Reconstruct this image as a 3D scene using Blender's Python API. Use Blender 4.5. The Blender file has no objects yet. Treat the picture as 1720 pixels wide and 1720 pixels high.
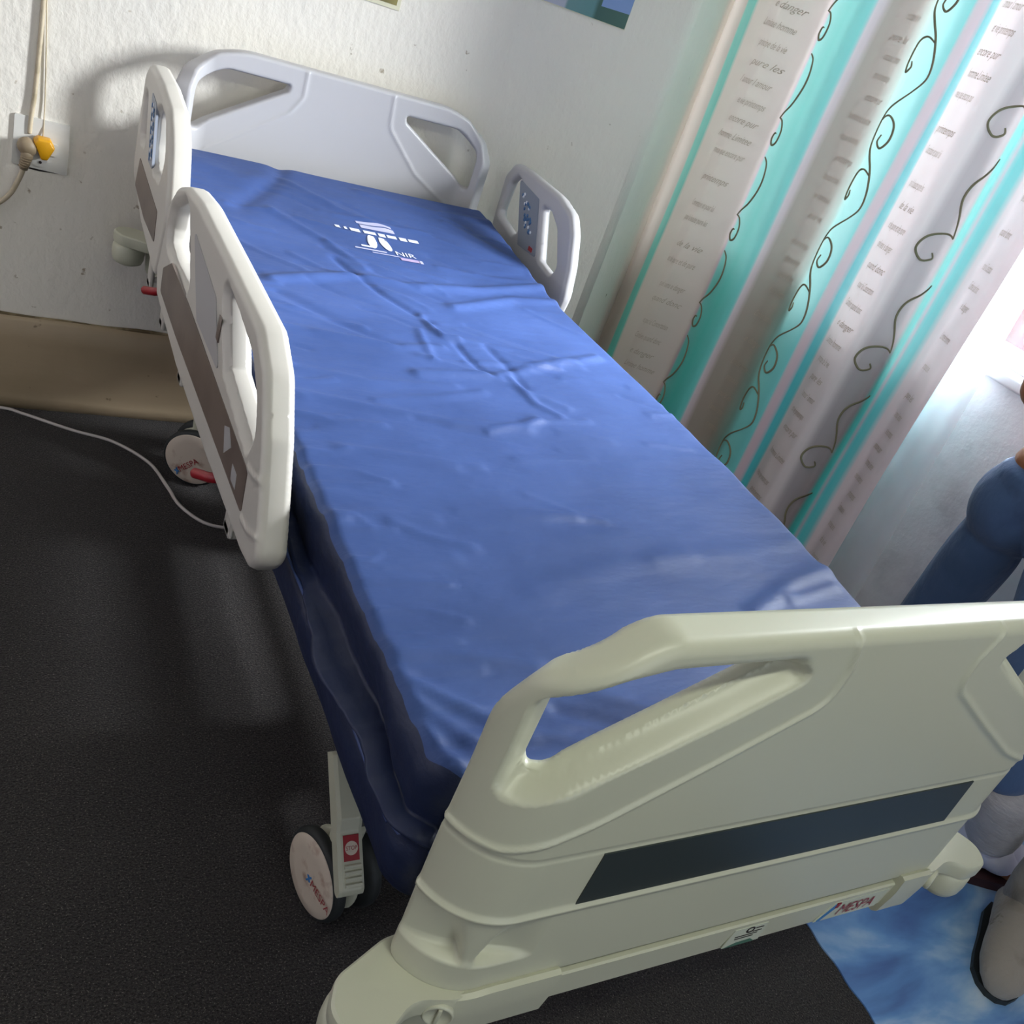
import bpy, bmesh, math, random
import numpy as np
from mathutils import Vector, Matrix
random.seed(7); np.random.seed(7)
C = bpy.context.scene.collection
sc = bpy.context.scene

# ------------------------------------------------------------------ camera, light, exposure
def setup_view():
    R = [[0.859098535353747, -0.4029979987318623, 0.31550327981046533],
         [0.02657796046397247, -0.580486408627828, -0.8138360654431221],
         [0.5111196714768688, 0.7075508055372983, -0.48798415856756805]]
    cd = bpy.data.cameras.new('camera'); cam = bpy.data.objects.new('camera', cd); C.objects.link(cam)
    r, d, f = [Vector(v) for v in R]
    m = Matrix((r, -d, -f)).transposed().to_4x4(); m.translation = Vector((0, 0, 1.51))
    cam.matrix_world = m
    cd.sensor_width = 36; cd.lens = 1572.517 * 36 / 1720; cd.clip_start = 0.02
    sc.camera = cam
    sc.view_settings.view_transform = 'Standard'; sc.view_settings.look = 'None'
    sc.view_settings.gamma = 1; sc.view_settings.exposure = 0.0
    try: sc.view_settings.use_curve_mapping = False
    except Exception: pass
    w = bpy.data.worlds.new('world'); sc.world = w; w.use_nodes = True
    bg = w.node_tree.nodes['Background']; bg.inputs[0].default_value = (0.74, 0.84, 1.0, 1); bg.inputs[1].default_value = 1.3
    def area(name, loc, target, sx, sy, power, color):
        l = bpy.data.lights.new(name, 'AREA'); l.shape = 'RECTANGLE'; l.size = sx; l.size_y = sy
        l.energy = power; l.color = color
        o = bpy.data.objects.new(name, l); C.objects.link(o); o.location = loc
        o.rotation_euler = (Vector(target) - Vector(loc)).to_track_quat('-Z', 'Y').to_euler()
        return o
    # daylight outside the curtained window (bright sky), fill light outside the added doorway behind the photographer
    area('window_daylight', (3.6, 1.08, 2.15), (1.0, 1.95, 0.95), 0.9, 0.8, 820, (0.95, 0.96, 1.0))
    area('window_skylight', (3.3, 2.75, 2.0), (2.2, 2.95, 1.0), 0.8, 1.2, 85, (0.88, 0.90, 1.0))
    area('added_doorway_fill', (0.9, -2.2, 2.0), (0.8, 0.6, 0.75), 1.3, 1.2, 4, (1.0, 1.0, 0.86))
setup_view()

# ------------------------------------------------------------------ materials
def lin(c):
    return tuple(((v/255.0)/12.92 if v/255.0 <= 0.04045 else ((v/255.0+0.055)/1.055)**2.4) for v in c) + (1,)
def mat(name, rgb, rough=0.5, spec=0.5, metal=0.0, bump=None, var=None, coat=0.0, sheen=0.0, sss=0.0):
    """bump: list of (scale, strength, distance, stretch) ; var: (scale, rgb2, lo, hi)"""
    m = bpy.data.materials.new(name); m.use_nodes = True
    nt = m.node_tree; b = nt.nodes['Principled BSDF']
    b.inputs['Base Color'].default_value = lin(rgb); b.inputs['Roughness'].default_value = rough
    b.inputs['Specular IOR Level'].default_value = spec; b.inputs['Metallic'].default_value = metal
    b.inputs['Coat Weight'].default_value = coat
    b.inputs['Sheen Weight'].default_value = sheen
    tc = nt.nodes.new('ShaderNodeTexCoord')
    if var:
        vs = var if isinstance(var, list) else [var]
        prev = None
        for (s, c2, lo, hi) in vs:
            n = nt.nodes.new('ShaderNodeTexNoise'); n.inputs['Scale'].default_value = s; n.inputs['Detail'].default_value = 5
            nt.links.new(tc.outputs['Object'], n.inputs['Vector'])
            r = nt.nodes.new('ShaderNodeMapRange'); r.inputs[1].default_value = lo; r.inputs[2].default_value = hi
            nt.links.new(n.outputs['Fac'], r.inputs[0])
            mx = nt.nodes.new('ShaderNodeMix'); mx.data_type = 'RGBA'
            nt.links.new(r.outputs[0], mx.inputs['Factor'])
            if prev: nt.links.new(prev, mx.inputs['A'])
            else: mx.inputs['A'].default_value = lin(rgb)
            mx.inputs['B'].default_value = lin(c2)
            prev = mx.outputs['Result']
        nt.links.new(prev, b.inputs['Base Color'])
    if bump:
        prevn = None
        for (s, st, dist, stretch) in bump:
            mp = nt.nodes.new('ShaderNodeMapping'); mp.inputs['Scale'].default_value = stretch
            nt.links.new(tc.outputs['Object'], mp.inputs['Vector'])
            n = nt.nodes.new('ShaderNodeTexNoise'); n.inputs['Scale'].default_value = s; n.inputs['Detail'].default_value = 6
            nt.links.new(mp.outputs[0], n.inputs['Vector'])
            bp = nt.nodes.new('ShaderNodeBump'); bp.inputs['Strength'].default_value = st; bp.inputs['Distance'].default_value = dist
            nt.links.new(n.outputs['Fac'], bp.inputs['Height'])
            if prevn: nt.links.new(prevn, bp.inputs['Normal'])
            prevn = bp.outputs[0]
        nt.links.new(prevn, b.inputs['Normal'])
    return m

ONE = (1, 1, 1)
M = {}
M['plastic'] = mat('cream_plastic', (194, 194, 172), 0.36, 0.5, bump=[(160, 0.05, 0.001, ONE)])
M['plastic_head'] = mat('pale_plastic', (190, 188, 190), 0.35, 0.5, bump=[(160, 0.05, 0.001, ONE)])
M['plastic_rail'] = mat('rail_plastic', (198, 193, 184), 0.35, 0.5, bump=[(160, 0.05, 0.001, ONE)])
M['dark_panel'] = mat('dark_green_grey_panel', (47, 55, 55), 0.38, 0.5, bump=[(300, 0.05, 0.001, ONE)])
M['brown_strip'] = mat('grey_brown_strip', (112, 98, 90), 0.38, 0.5, var=(9, (92, 78, 72), 0.4, 0.7))
M['grey_panel'] = mat('grey_control_panel', (168, 166, 166), 0.4, 0.5)
M['blue_panel'] = mat('blue_grey_control_panel', (142, 148, 160), 0.4, 0.5)
M['key_blue'] = mat('blue_keys', (70, 112, 160), 0.5)
M['key_white'] = mat('white_keys', (235, 238, 245), 0.5)
M['key_red'] = mat('red_mark', (170, 60, 62), 0.5)
M['red'] = mat('red_plastic', (150, 22, 34), 0.4)
M['blue'] = mat('blue_print', (60, 120, 180), 0.5)
M['black_print'] = mat('black_print', (38, 30, 30), 0.6)
M['sticker'] = mat('sticker_paper', (196, 200, 182), 0.5)
M['green_print'] = mat('green_print', (70, 110, 92), 0.5)
M['rubber'] = mat('black_rubber', (34, 38, 38), 0.6)
M['wheel_cover'] = mat('wheel_cover', (208, 194, 176), 0.5, var=(26, (176, 150, 132), 0.56, 0.68))
M['steel'] = mat('grey_steel', (120, 120, 118), 0.45, 0.5, 0.3)
M['under'] = mat('under_frame_paint', (70, 70, 68), 0.6)
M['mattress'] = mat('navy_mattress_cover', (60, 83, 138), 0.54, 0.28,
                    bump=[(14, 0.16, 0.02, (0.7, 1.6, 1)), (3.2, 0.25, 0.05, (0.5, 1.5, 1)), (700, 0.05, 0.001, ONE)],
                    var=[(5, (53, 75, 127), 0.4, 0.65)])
M['mattress_side_shaded'] = mat('navy_mattress_side_shaded', (29, 39, 69), 0.46, 0.35,
                    bump=[(12, 0.3, 0.02, (1, 0.6, 1.2)), (700, 0.05, 0.001, ONE)])  # same cloth as the top, darkened to paint in side shade
M['zip'] = mat('zip_tape', (58, 78, 128), 0.5)
M['white_print'] = mat('white_print', (214, 218, 236), 0.5)
M['pink_print'] = mat('pink_print', (168, 150, 186), 0.5)
M['lilac_print'] = mat('lilac_print', (176, 176, 206), 0.5)
M['wall'] = mat('painted_plaster', (238, 232, 220), 0.55, 0.3,
                bump=[(34, 0.34, 0.010, (1.2, 1.2, 0.7)), (110, 0.25, 0.004, ONE)],
                var=[(1.6, (231, 226, 217), 0.45, 0.7), (26, (176, 162, 142), 0.70, 0.74)])
M['wall_side'] = mat('painted_plaster_side', (226, 220, 226), 0.6, 0.3,
                bump=[(14, 0.3, 0.012, ONE), (90, 0.2, 0.004, ONE)], var=[(4, (180, 172, 178), 0.5, 0.75)])
M['skirting'] = mat('skirting_paint', (176, 156, 128), 0.35, 0.4,
                bump=[(10, 0.2, 0.01, (0.3, 1, 1.5))], var=[(3, (160, 142, 114), 0.4, 0.7), (30, (120, 104, 80), 0.70, 0.76)])
M['grime'] = mat('grime_line', (104, 88, 60), 0.7, var=(16, (168, 150, 116), 0.45, 0.62))
M['ceiling'] = mat('ceiling_paint', (225, 224, 220), 0.7)
M['carpet'] = mat('dark_carpet', (54, 50, 49), 0.95, 0.1, sheen=0.15,
                bump=[(260, 0.8, 0.006, ONE), (900, 0.6, 0.003, ONE)],
                var=[(2.0, (62, 57, 55), 0.4, 0.7), (230, (30, 27, 27), 0.42, 0.6), (330, (128, 120, 114), 0.60, 0.70)])
M['white_frame'] = mat('white_window_frame', (232, 232, 236), 0.4, 0.4)
M['sill'] = mat('window_sill_paint', (226, 222, 228), 0.45, 0.4, var=(40, (170, 160, 160), 0.68, 0.74))
M['outside_red'] = mat('red_wall_outside', (150, 42, 58), 0.8, var=(5, (140, 38, 52), 0.4, 0.7))
M['outside_ground'] = mat('ground_outside', (190, 178, 168), 0.9, var=(3, (160, 150, 140), 0.4, 0.7))
M['outlet'] = mat('outlet_plastic', (216, 214, 208), 0.4, var=(12, (200, 198, 190), 0.5, 0.7))
M['plug_grey'] = mat('beige_plug', (150, 132, 106), 0.5)
M['cord'] = mat('cream_cord', (196, 182, 156), 0.5, var=(30, (170, 156, 128), 0.5, 0.7))
M['cable'] = mat('pale_cable', (192, 184, 178), 0.5)
M['yellow'] = mat('yellow_plug', (222, 160, 18), 0.4)
M['jeans'] = mat('blue_denim', (72, 94, 130), 0.85, 0.2, sheen=0.2,
                 bump=[(16, 0.45, 0.02, (1, 1, 0.6)), (900, 0.3, 0.001, ONE)], var=[(7, (62, 86, 120), 0.5, 0.72)])
M['skin'] = mat('brown_skin', (150, 96, 62), 0.5, 0.4)
M['hair'] = mat('black_hair', (22, 18, 17), 0.6)
M['eye'] = mat('eye_white', (226, 220, 210), 0.3)
M['lips'] = mat('lips', (120, 66, 54), 0.5)
M['shirt'] = mat('dark_shirt', (46, 36, 36), 0.85, 0.2, bump=[(14, 0.4, 0.02, ONE)])
M['suede'] = mat('grey_suede', (150, 142, 132), 0.95, 0.1, sheen=0.3,
                 bump=[(90, 0.4, 0.006, ONE)], var=[(11, (118, 110, 100), 0.5, 0.72), (24, (84, 74, 58), 0.66, 0.74)])
M['knit'] = mat('grey_knit', (176, 172, 176), 0.9, 0.1, sheen=0.3, bump=[(60, 0.6, 0.01, (0.5, 0.5, 1.8))], var=(8, (150, 146, 148), 0.45, 0.7))
M['bag'] = mat('white_plastic_bag', (228, 226, 240), 0.4, 0.4)
M['sole'] = mat('dark_maroon_sole', (62, 34, 38), 0.7)

def ramp_mat(name, stops, coord='UV', rough=0.6, translucent=0.0, transparent=0.0, interp='LINEAR', axis=0, whiten=0.0):
    m = bpy.data.materials.new(name); m.use_nodes = True; nt = m.node_tree
    b = nt.nodes['Principled BSDF']; out = nt.nodes['Material Output']
    tc = nt.nodes.new('ShaderNodeTexCoord'); sep = nt.nodes.new('ShaderNodeSeparateXYZ')
    nt.links.new(tc.outputs[coord], sep.inputs[0])
    rp = nt.nodes.new('ShaderNodeValToRGB'); rp.color_ramp.interpolation = interp
    els = rp.color_ramp.elements
    while len(els) < len(stops): els.new(0.5)
    for e, (p, c) in zip(els, stops): e.position = p
    for e, (p, c) in zip(els, stops): e.color = lin(c)
    nt.links.new(sep.outputs[axis], rp.inputs[0])
    b.inputs['Roughness'].default_value = rough; b.inputs['Specular IOR Level'].default_value = 0.2
    nt.links.new(rp.outputs[0], b.inputs['Base Color'])
    nz = nt.nodes.new('ShaderNodeTexNoise'); nz.inputs['Scale'].default_value = 500
    nt.links.new(tc.outputs['Object'], nz.inputs['Vector'])
    bp = nt.nodes.new('ShaderNodeBump'); bp.inputs['Strength'].default_value = 0.1; bp.inputs['Distance'].default_value = 0.001
    nt.links.new(nz.outputs[0], bp.inputs['Height']); nt.links.new(bp.outputs[0], b.inputs['Normal'])
    last = b.outputs[0]
    if translucent:
        t = nt.nodes.new('ShaderNodeBsdfTranslucent'); wm = nt.nodes.new('ShaderNodeMix'); wm.data_type = 'RGBA'
        wm.inputs['Factor'].default_value = whiten; wm.inputs['B'].default_value = (.9, .9, .9, 1); nt.links.new(rp.outputs[0], wm.inputs['A']); nt.links.new(wm.outputs['Result'], t.inputs[0])
        mx = nt.nodes.new('ShaderNodeMixShader'); mx.inputs[0].default_value = translucent
        nt.links.new(last, mx.inputs[1]); nt.links.new(t.outputs[0], mx.inputs[2]); last = mx.outputs[0]
    if transparent:
        t = nt.nodes.new('ShaderNodeBsdfTransparent')
        mx = nt.nodes.new('ShaderNodeMixShader'); mx.inputs[0].default_value = transparent
        nt.links.new(last, mx.inputs[1]); nt.links.new(t.outputs[0], mx.inputs[2]); last = mx.outputs[0]
    nt.links.new(last, out.inputs[0])
    return m

def glass_mat():
    m = bpy.data.materials.new('window_glass'); m.use_nodes = True; nt = m.node_tree
    out = nt.nodes['Material Output']
    t = nt.nodes.new('ShaderNodeBsdfTransparent'); t.inputs[0].default_value = (0.95, 0.97, 0.97, 1)
    g = nt.nodes.new('ShaderNodeBsdfGlossy'); g.inputs['Roughness'].default_value = 0.02
    mx = nt.nodes.new('ShaderNodeMixShader'); mx.inputs[0].default_value = 0.06
    nt.links.new(t.outputs[0], mx.inputs[1]); nt.links.new(g.outputs[0], mx.inputs[2]); nt.links.new(mx.outputs[0], out.inputs[0])
    return m
M['glass'] = glass_mat()

# ------------------------------------------------------------------ mesh helpers
class MB:
    def __init__(s): s.v = []; s.f = []; s.mi = []; s.sm = []
    def add(s, verts, faces, mi=0, smooth=True):
        o = len(s.v); s.v.extend([tuple(map(float, v)) for v in verts])
        for f in faces:
            s.f.append(tuple(int(i) + o for i in f)); s.mi.append(mi); s.sm.append(smooth)
    def box(s, lo, hi, mi=0, bevel=0.0, mtx=None, seg=2):
        bm = bmesh.new(); bmesh.ops.create_cube(bm, size=1)
        for v in bm.verts:
            v.co = Vector([lo[i] + (v.co[i] + 0.5) * (hi[i] - lo[i]) for i in range(3)])
        if bevel > 0: bmesh.ops.bevel(bm, geom=bm.edges[:], offset=bevel, segments=seg, affect='EDGES', profile=0.5)
        s.bm(bm, mi, mtx, smooth=bevel > 0)
    def bm(s, bm, mi=0, mtx=None, smooth=True):
        bm.verts.index_update(); vs = [(mtx @ v.co) if mtx else v.co.copy() for v in bm.verts]
        s.add(vs, [[v.index for v in f.verts] for f in bm.faces], mi, smooth); bm.free()
    def lathe(s, prof, mtx=None, n=40, mi=0):
        """prof: (r, h) pairs around local z"""
        vs = []; fs = []
        for (r, h) in prof:
            for k in range(n):
                a = 2 * math.pi * k / n; p = Vector((r * math.cos(a), r * math.sin(a), h)); vs.append((mtx @ p) if mtx else p)
        for i in range(len(prof) - 1):
            for k in range(n):
                k2 = (k + 1) % n; fs.append((i*n+k, i*n+k2, (i+1)*n+k2, (i+1)*n+k))
        if prof[0][0] > 1e-6: fs.append(tuple(reversed(range(n))))
        if prof[-1][0] > 1e-6: fs.append(tuple((len(prof)-1)*n + k for k in range(n)))
        s.add(vs, fs, mi)
    def tube(s, pts, rad, n=10, mi=0, closed=False, flat=1.0):
        pts = [Vector(p) for p in pts]; N = len(pts)
        rads = rad if isinstance(rad, (list, tuple)) else [rad] * N
        vs = []; fs = []; up = None
        for i, p in enumerate(pts):
            t = (pts[min(i+1, N-1)] - pts[max(i-1, 0)]).normalized()
            if up is None:
                up = Vector((0, 0, 1)) if abs(t.z) < 0.9 else Vector((1, 0, 0))
            a = t.cross(up)
            if a.length < 1e-6: a = t.orthogonal()
            a.normalize(); b = a.cross(t).normalized(); up = b
            for k in range(n):
                an = 2 * math.pi * k / n; vs.append(p + a * math.cos(an) * rads[i] + b * math.sin(an) * rads[i] * flat)
        for i in range(N - 1):
            for k in range(n):
                k2 = (k+1) % n; fs.append((i*n+k, i*n+k2, (i+1)*n+k2, (i+1)*n+k))
        fs.append(tuple(range(n))); fs.append(tuple(reversed([(N-1)*n+k for k in range(n)])))
        s.add(vs, fs, mi)
    def prism(s, poly, mapf, w0, w1, mi=0, smooth=False):
        n = len(poly); vs = [mapf(u, v, w0) for u, v in poly] + [mapf(u, v, w1) for u, v in poly]
        fs = [tuple(range(n)), tuple(reversed(range(n, 2*n)))] + [(i, i+n, (i+1) % n + n, (i+1) % n) for i in range(n)]
        s.add(vs, fs, mi, smooth)
    def build(s, name, mats, parent=None, loc=None, fixn=True, sharp=None):
        me = bpy.data.meshes.new(name); o = bpy.data.objects.new(name, me)
        off = Vector(loc) if loc is not None else Vector((0, 0, 0))
        me.from_pydata([tuple(Vector(v) - off) for v in s.v], [], s.f); me.update()
        mats = mats if isinstance(mats, (list, tuple)) else [mats]
        for m in mats: me.materials.append(m)
        me.polygons.foreach_set('material_index', s.mi); me.polygons.foreach_set('use_smooth', s.sm)
        if fixn:
            bm = bmesh.new(); bm.from_mesh(me); bmesh.ops.recalc_face_normals(bm, faces=bm.faces[:]); bm.to_mesh(me); bm.free()
        if getattr(s, 'normals', None) is not None and len(s.normals) == len(me.vertices):
            me.normals_split_custom_set_from_vertices([tuple(v) for v in s.normals.tolist()])
        if sharp: 
            me.polygons.foreach_set('use_smooth', [True]*len(me.polygons)); me.set_sharp_from_angle(angle=math.radians(sharp))
        o.location = off
        C.objects.link(o)
        if parent is not None:
            o.parent = parent
            o.location = off - ploc(parent)
        return o
def ploc(p):
    v = Vector(p.location)
    while p.parent is not None: p = p.parent; v += Vector(p.location)
    return v
def thing(name, loc, label, cat, group=None):
    o = bpy.data.objects.new(name, None); C.objects.link(o); o.location = loc; o.empty_display_size = 0.1
    tag(o, label, cat, group); return o
def tag(o, label, cat, group=None):
    o['label'] = label; o['category'] = cat
    if group: o['group'] = group
    return o
def struct(o): o['kind'] = 'structure'; return o

def fillet(poly, radii, n=8):
    out = []; N = len(poly)
    rs = radii if isinstance(radii, (list, tuple)) else [radii] * N
    for i in range(N):
        p = Vector(poly[i]); a = Vector(poly[i-1]) - p; b = Vector(poly[(i+1) % N]) - p
        la, lb = a.length, b.length; a.normalize(); b.normalize()
        ang = a.angle(b) if la > 0 and lb > 0 else math.pi
        r = rs[i]
        if r <= 0 or ang > math.pi - 0.02: out.append(tuple(p)); continue
        t = min(r / math.tan(ang / 2), 0.48 * la, 0.48 * lb); r2 = t * math.tan(ang / 2)
        bis = (a + b).normalized(); c = p + bis * (r2 / math.sin(ang / 2))
        s0 = p + a * t; s1 = p + b * t
        v0 = s0 - c; v1 = s1 - c
        tot = v0.angle(v1); sgn = 1 if (v0.x*v1.y - v0.y*v1.x) > 0 else -1
        for k in range(n + 1):
            an = sgn * tot * k / n; ca, sa = math.cos(an), math.sin(an)
            out.append((c.x + v0.x*ca - v0.y*sa, c.y + v0.x*sa + v0.y*ca))
    return out
def sdpoly(poly, x, y):
    p = np.array(poly); n = len(p); d = np.full(x.shape, 1e9); inside = np.zeros(x.shape, bool)
    for i in range(n):
        a = p[i]; b = p[(i+1) % n]; e = b - a; wx = x - a[0]; wy = y - a[1]
        L = e @ e
        if L < 1e-16: continue
        t = np.clip((wx*e[0] + wy*e[1]) / L, 0, 1)
        d = np.minimum(d, (wx - e[0]*t)**2 + (wy - e[1]*t)**2)
        c = ((a[1] > y) != (b[1] > y))
        if abs(e[1]) > 1e-12:
            inside ^= c & (x < e[0] * (y - a[1]) / e[1] + a[0])
    d = np.sqrt(d); return np.where(inside, -d, d)
def dpolyline(pl, x, y):
    d = np.full(x.shape, 1e9)
    for a, b in zip(pl[:-1], pl[1:]):
        a = np.array(a); b = np.array(b); e = b - a
        t = np.clip(((x-a[0])*e[0] + (y-a[1])*e[1]) / max(e @ e, 1e-12), 0, 1)
        d = np.minimum(d, np.hypot(x-a[0]-e[0]*t, y-a[1]-e[1]*t))
    return d
def sstep(a, b, x):
    t = np.clip((x - a) / (b - a), 0, 1); return t*t*(3-2*t)

def plate(mb, outer, holes, front, back, mapf, res, mifun=None):
    """solid plate with holes: a fine grid clipped to the outline, front/back offsets, closed rim"""
    po = np.array(outer); lo = po.min(0) - res; hi = po.max(0) + res
    nu = int(math.ceil((hi[0]-lo[0]) / res)) + 1; nv = int(math.ceil((hi[1]-lo[1]) / res)) + 1
    U, V = np.meshgrid(lo[0] + np.arange(nu) * res, lo[1] + np.arange(nv) * res, indexing='ij')
    def S(u, v):
        s = sdpoly(outer, u, v)
        for h in holes: s = np.maximum(s, -sdpoly(h, u, v))
        return s
    s = S(U, V)
    out_ = np.pad(s > 0, 1, mode='edge'); nbo = np.stack([out_[:-2, 1:-1], out_[2:, 1:-1], out_[1:-1, :-2], out_[1:-1, 2:]])
    near = (np.abs(s) < 0.45 * res) & np.where(s > 0, ~nbo.all(0), nbo.any(0))
    e = res * 0.05
    for _ in range(2):
        un, vn = U[near], V[near]
        sn = S(un, vn); gx = (S(un+e, vn) - S(un-e, vn)) / (2*e); gy = (S(un, vn+e) - S(un, vn-e)) / (2*e)
        g = np.maximum(gx*gx + gy*gy, 0.3); U[near] = un - sn*gx/g; V[near] = vn - sn*gy/g
    s[near] = 0.0
    ins = s <= 0
    idx = -np.ones(U.shape, int); pts = []; faces = []
    def vid(i, j):
        if idx[i, j] < 0: idx[i, j] = len(pts); pts.append((U[i, j], V[i, j]))
        return idx[i, j]
    cut = {}
    def cid(a, b):
        k = (a, b) if a < b else (b, a)
        if k not in cut:
            sa, sb = s[a], s[b]; t = sa / (sa - sb)
            cut[k] = len(pts); pts.append((U[a] + t*(U[b]-U[a]), V[a] + t*(V[b]-V[a])))
        return cut[k]
    cnt = ins[:-1, :-1].astype(int) + ins[1:, :-1] + ins[1:, 1:] + ins[:-1, 1:]
    for i, j in zip(*np.nonzero(cnt)):
        i = int(i); j = int(j); q = [(i, j), (i+1, j), (i+1, j+1), (i, j+1)]
        if cnt[i, j] == 4: 
            if all(s[c] == 0 for c in q) and S(np.array([sum(U[c] for c in q)/4]), np.array([sum(V[c] for c in q)/4]))[0] > 0: continue
            faces.append([vid(*c) for c in q]); continue
        poly = []
        for k in range(4):
            a, b = q[k], q[(k+1) % 4]
            if ins[a]: poly.append(vid(*a))
            if ins[a] != ins[b] and s[a] != 0 and s[b] != 0: poly.append(cid(a, b))
        if len(poly) >= 3:
            cu = sum(pts[k][0] for k in poly)/len(poly); cv = sum(pts[k][1] for k in poly)/len(poly)
            if S(np.array([cu]), np.array([cv]))[0] < 0: faces.append(poly)
    P = np.array(pts); u, v = P[:, 0], P[:, 1]; d = np.maximum(-S(u, v), 0)
    ec = {}
    for f in faces:
        for a, b in zip(f, f[1:] + f[:1]):
            k = (min(a, b), max(a, b)); ec[k] = None if k in ec else (a, b)
    bd = np.array(sorted({i for ab in ec.values() if ab for i in ab})); d[bd] = 0
    fw = front(u, v, d); bw = back(u, v, d)
    F = mapf(u, v, fw); B = mapf(u, v, bw); n = len(P)
    # exact surface normals, so that the clipped cells do not show
    e = res * 0.2
    def at_(uu, vv, fn):
        dd = np.maximum(-S(uu, vv), 0); dd[bd] = np.minimum(dd[bd], e); return mapf(uu, vv, fn(uu, vv, dd))
    nn = []
    for fn, sg in ((front, 1), (back, -1)):
        nr = np.cross(at_(u + e, v, fn) - at_(u - e, v, fn), at_(u, v + e, fn) - at_(u, v - e, fn))
        nn.append(sg * nr / (np.linalg.norm(nr, axis=1, keepdims=True) + 1e-12))
    q = mapf(u, v, fw + .001) - F; flip = np.where((nn[0]*q).sum(1).mean() < 0, -1, 1)
    sx_ = S(u + e, v) - S(u - e, v); sy_ = S(u, v + e) - S(u, v - e); L_ = np.hypot(sx_, sy_) + 1e-9
    outd = mapf(u + 1e-4*sx_/L_, v + 1e-4*sy_/L_, fw) - F; outd /= np.linalg.norm(outd, axis=1, keepdims=True) + 1e-12
    for k in (0, 1):
        nn[k] = nn[k]*flip; t_ = nn[k][bd]*.25 + outd[bd]; nn[k][bd] = t_ / (np.linalg.norm(t_, axis=1, keepdims=True) + 1e-12)
    mb.normals = np.vstack(nn)
    allf = [list(f) for f in faces] + [[i + n for i in reversed(f)] for f in faces] + [(ab[1], ab[0], ab[0]+n, ab[1]+n) for ab in ec.values() if ab]
    mi = None
    o = len(mb.v); mb.v.extend(map(tuple, np.vstack([F, B]).tolist()))
    for k, f in enumerate(allf):
        mb.f.append(tuple(i + o for i in f)); mb.sm.append(True)
        m = 0
        if mifun is not None and k < len(faces):
            m = mifun(sum(u[i] for i in f)/len(f), sum(v[i] for i in f)/len(f))
        mb.mi.append(m)
def rnd(d, r):   # quarter round rim drop
    t = np.clip(d / r, 0, 1); return r * (1 - np.sqrt(np.maximum(1 - (1-t)**2, 0)))

def text_polys(body, size=1.0, shear=0.0, extrude=0.0):
    cu = bpy.data.curves.new('t', 'FONT'); cu.body = body; cu.size = size; cu.shear = shear
    cu.align_x = 'CENTER'; cu.align_y = 'CENTER'; cu.resolution_u = 3
    o = bpy.data.objects.new('t', cu); C.objects.link(o)
    dg = bpy.context.evaluated_depsgraph_get(); me = o.evaluated_get(dg).to_mesh()
    vs = [tuple(v.co) for v in me.vertices]; fs = [tuple(p.vertices) for p in me.polygons]
    o.evaluated_get(dg).to_mesh_clear(); bpy.data.objects.remove(o); bpy.data.curves.remove(cu)
    return vs, fs
def skin_body(name, joints, edges, mat_, parent=None, sub=2, root=0):
    me = bpy.data.meshes.new(name); me.from_pydata([j[0] for j in joints], edges, [])
    o = bpy.data.objects.new(name, me); C.objects.link(o)
    md = o.modifiers.new('s', 'SKIN'); md.use_smooth_shade = True
    for i, j in enumerate(joints):
        r = j[1] if isinstance(j[1], (tuple, list)) else (j[1], j[1])
        me.skin_vertices[0].data[i].radius = r; me.skin_vertices[0].data[i].use_root = (i == root)
    o.modifiers.new('u', 'SUBSURF').levels = sub
    dg = bpy.context.evaluated_depsgraph_get(); ev = o.evaluated_get(dg)
    m2 = bpy.data.meshes.new_from_object(ev); m2.name = name
    bpy.data.objects.remove(o); bpy.data.meshes.remove(me)
    m2.materials.clear(); m2.materials.append(mat_)
    m2.polygons.foreach_set('use_smooth', [True]*len(m2.polygons))
    o = bpy.data.objects.new(name, m2); C.objects.link(o)
    if parent is not None: o.parent = parent; o.location = -ploc(parent)
    return o

# ------------------------------------------------------------------ room shell
YW = -0.03766                      # the bed stands very slightly askew to the wall behind its head
def wall_y(x): return 2.678 + YW * x
XR = 2.55
def solid_wall(name, plan, z0, z1, m):
    mb = MB(); n = len(plan)
    mb.add([(x, y, z0) for x, y in plan] + [(x, y, z1) for x, y in plan],
           [tuple(range(n)), tuple(range(n, 2*n))] + [(i, (i+1) % n, (i+1) % n + n, i+n) for i in range(n)], 0, False)
    return struct(mb.build(name, m))
mb = MB(); mb.box((-1.75, -1.75, -0.1), (2.7, 3.5, 0.0)); struct(mb.build('floor', M['carpet']))
mb = MB(); mb.box((-1.75, -1.75, 2.6), (2.7, 3.5, 2.7)); struct(mb.build('ceiling', M['ceiling']))
# back wall with a soft bend near its right end
xb = 1.845; pl = [(-1.65, wall_y(-1.65))]
ang0 = math.atan(YW); ang1 = math.atan2(0.66, 0.7)
cx, cy, rr = xb - 0.02, wall_y(xb - 0.02) , 0.07
for k in range(13):
    a = ang0 + (ang1 - ang0) * k / 12
    pl.append((cx + rr*(math.sin(a) - math.sin(ang0)), cy + rr*(math.cos(ang0) - math.cos(a))))
lx, ly = pl[-1]; t = (XR + 0.1 - lx) / math.cos(ang1)
pl.append((XR + 0.1, ly + t * math.sin(ang1)))
end = pl[-1]
back_plan = pl + [(XR + 0.1, end[1] + 0.15), (-1.65, end[1] + 0.15)]
wb = solid_wall('wall_back', back_plan, 0, 2.6, M['wall'])
for p in wb.data.polygons: p.use_smooth = abs(p.normal.z) < 0.5 and p.area < 0.2
solid_wall('wall_left', [(-1.75, -1.65), (-1.65, -1.65), (-1.65, end[1] + .15), (-1.75, end[1] + .15)], 0, 2.6, M['wall_side'])
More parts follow.
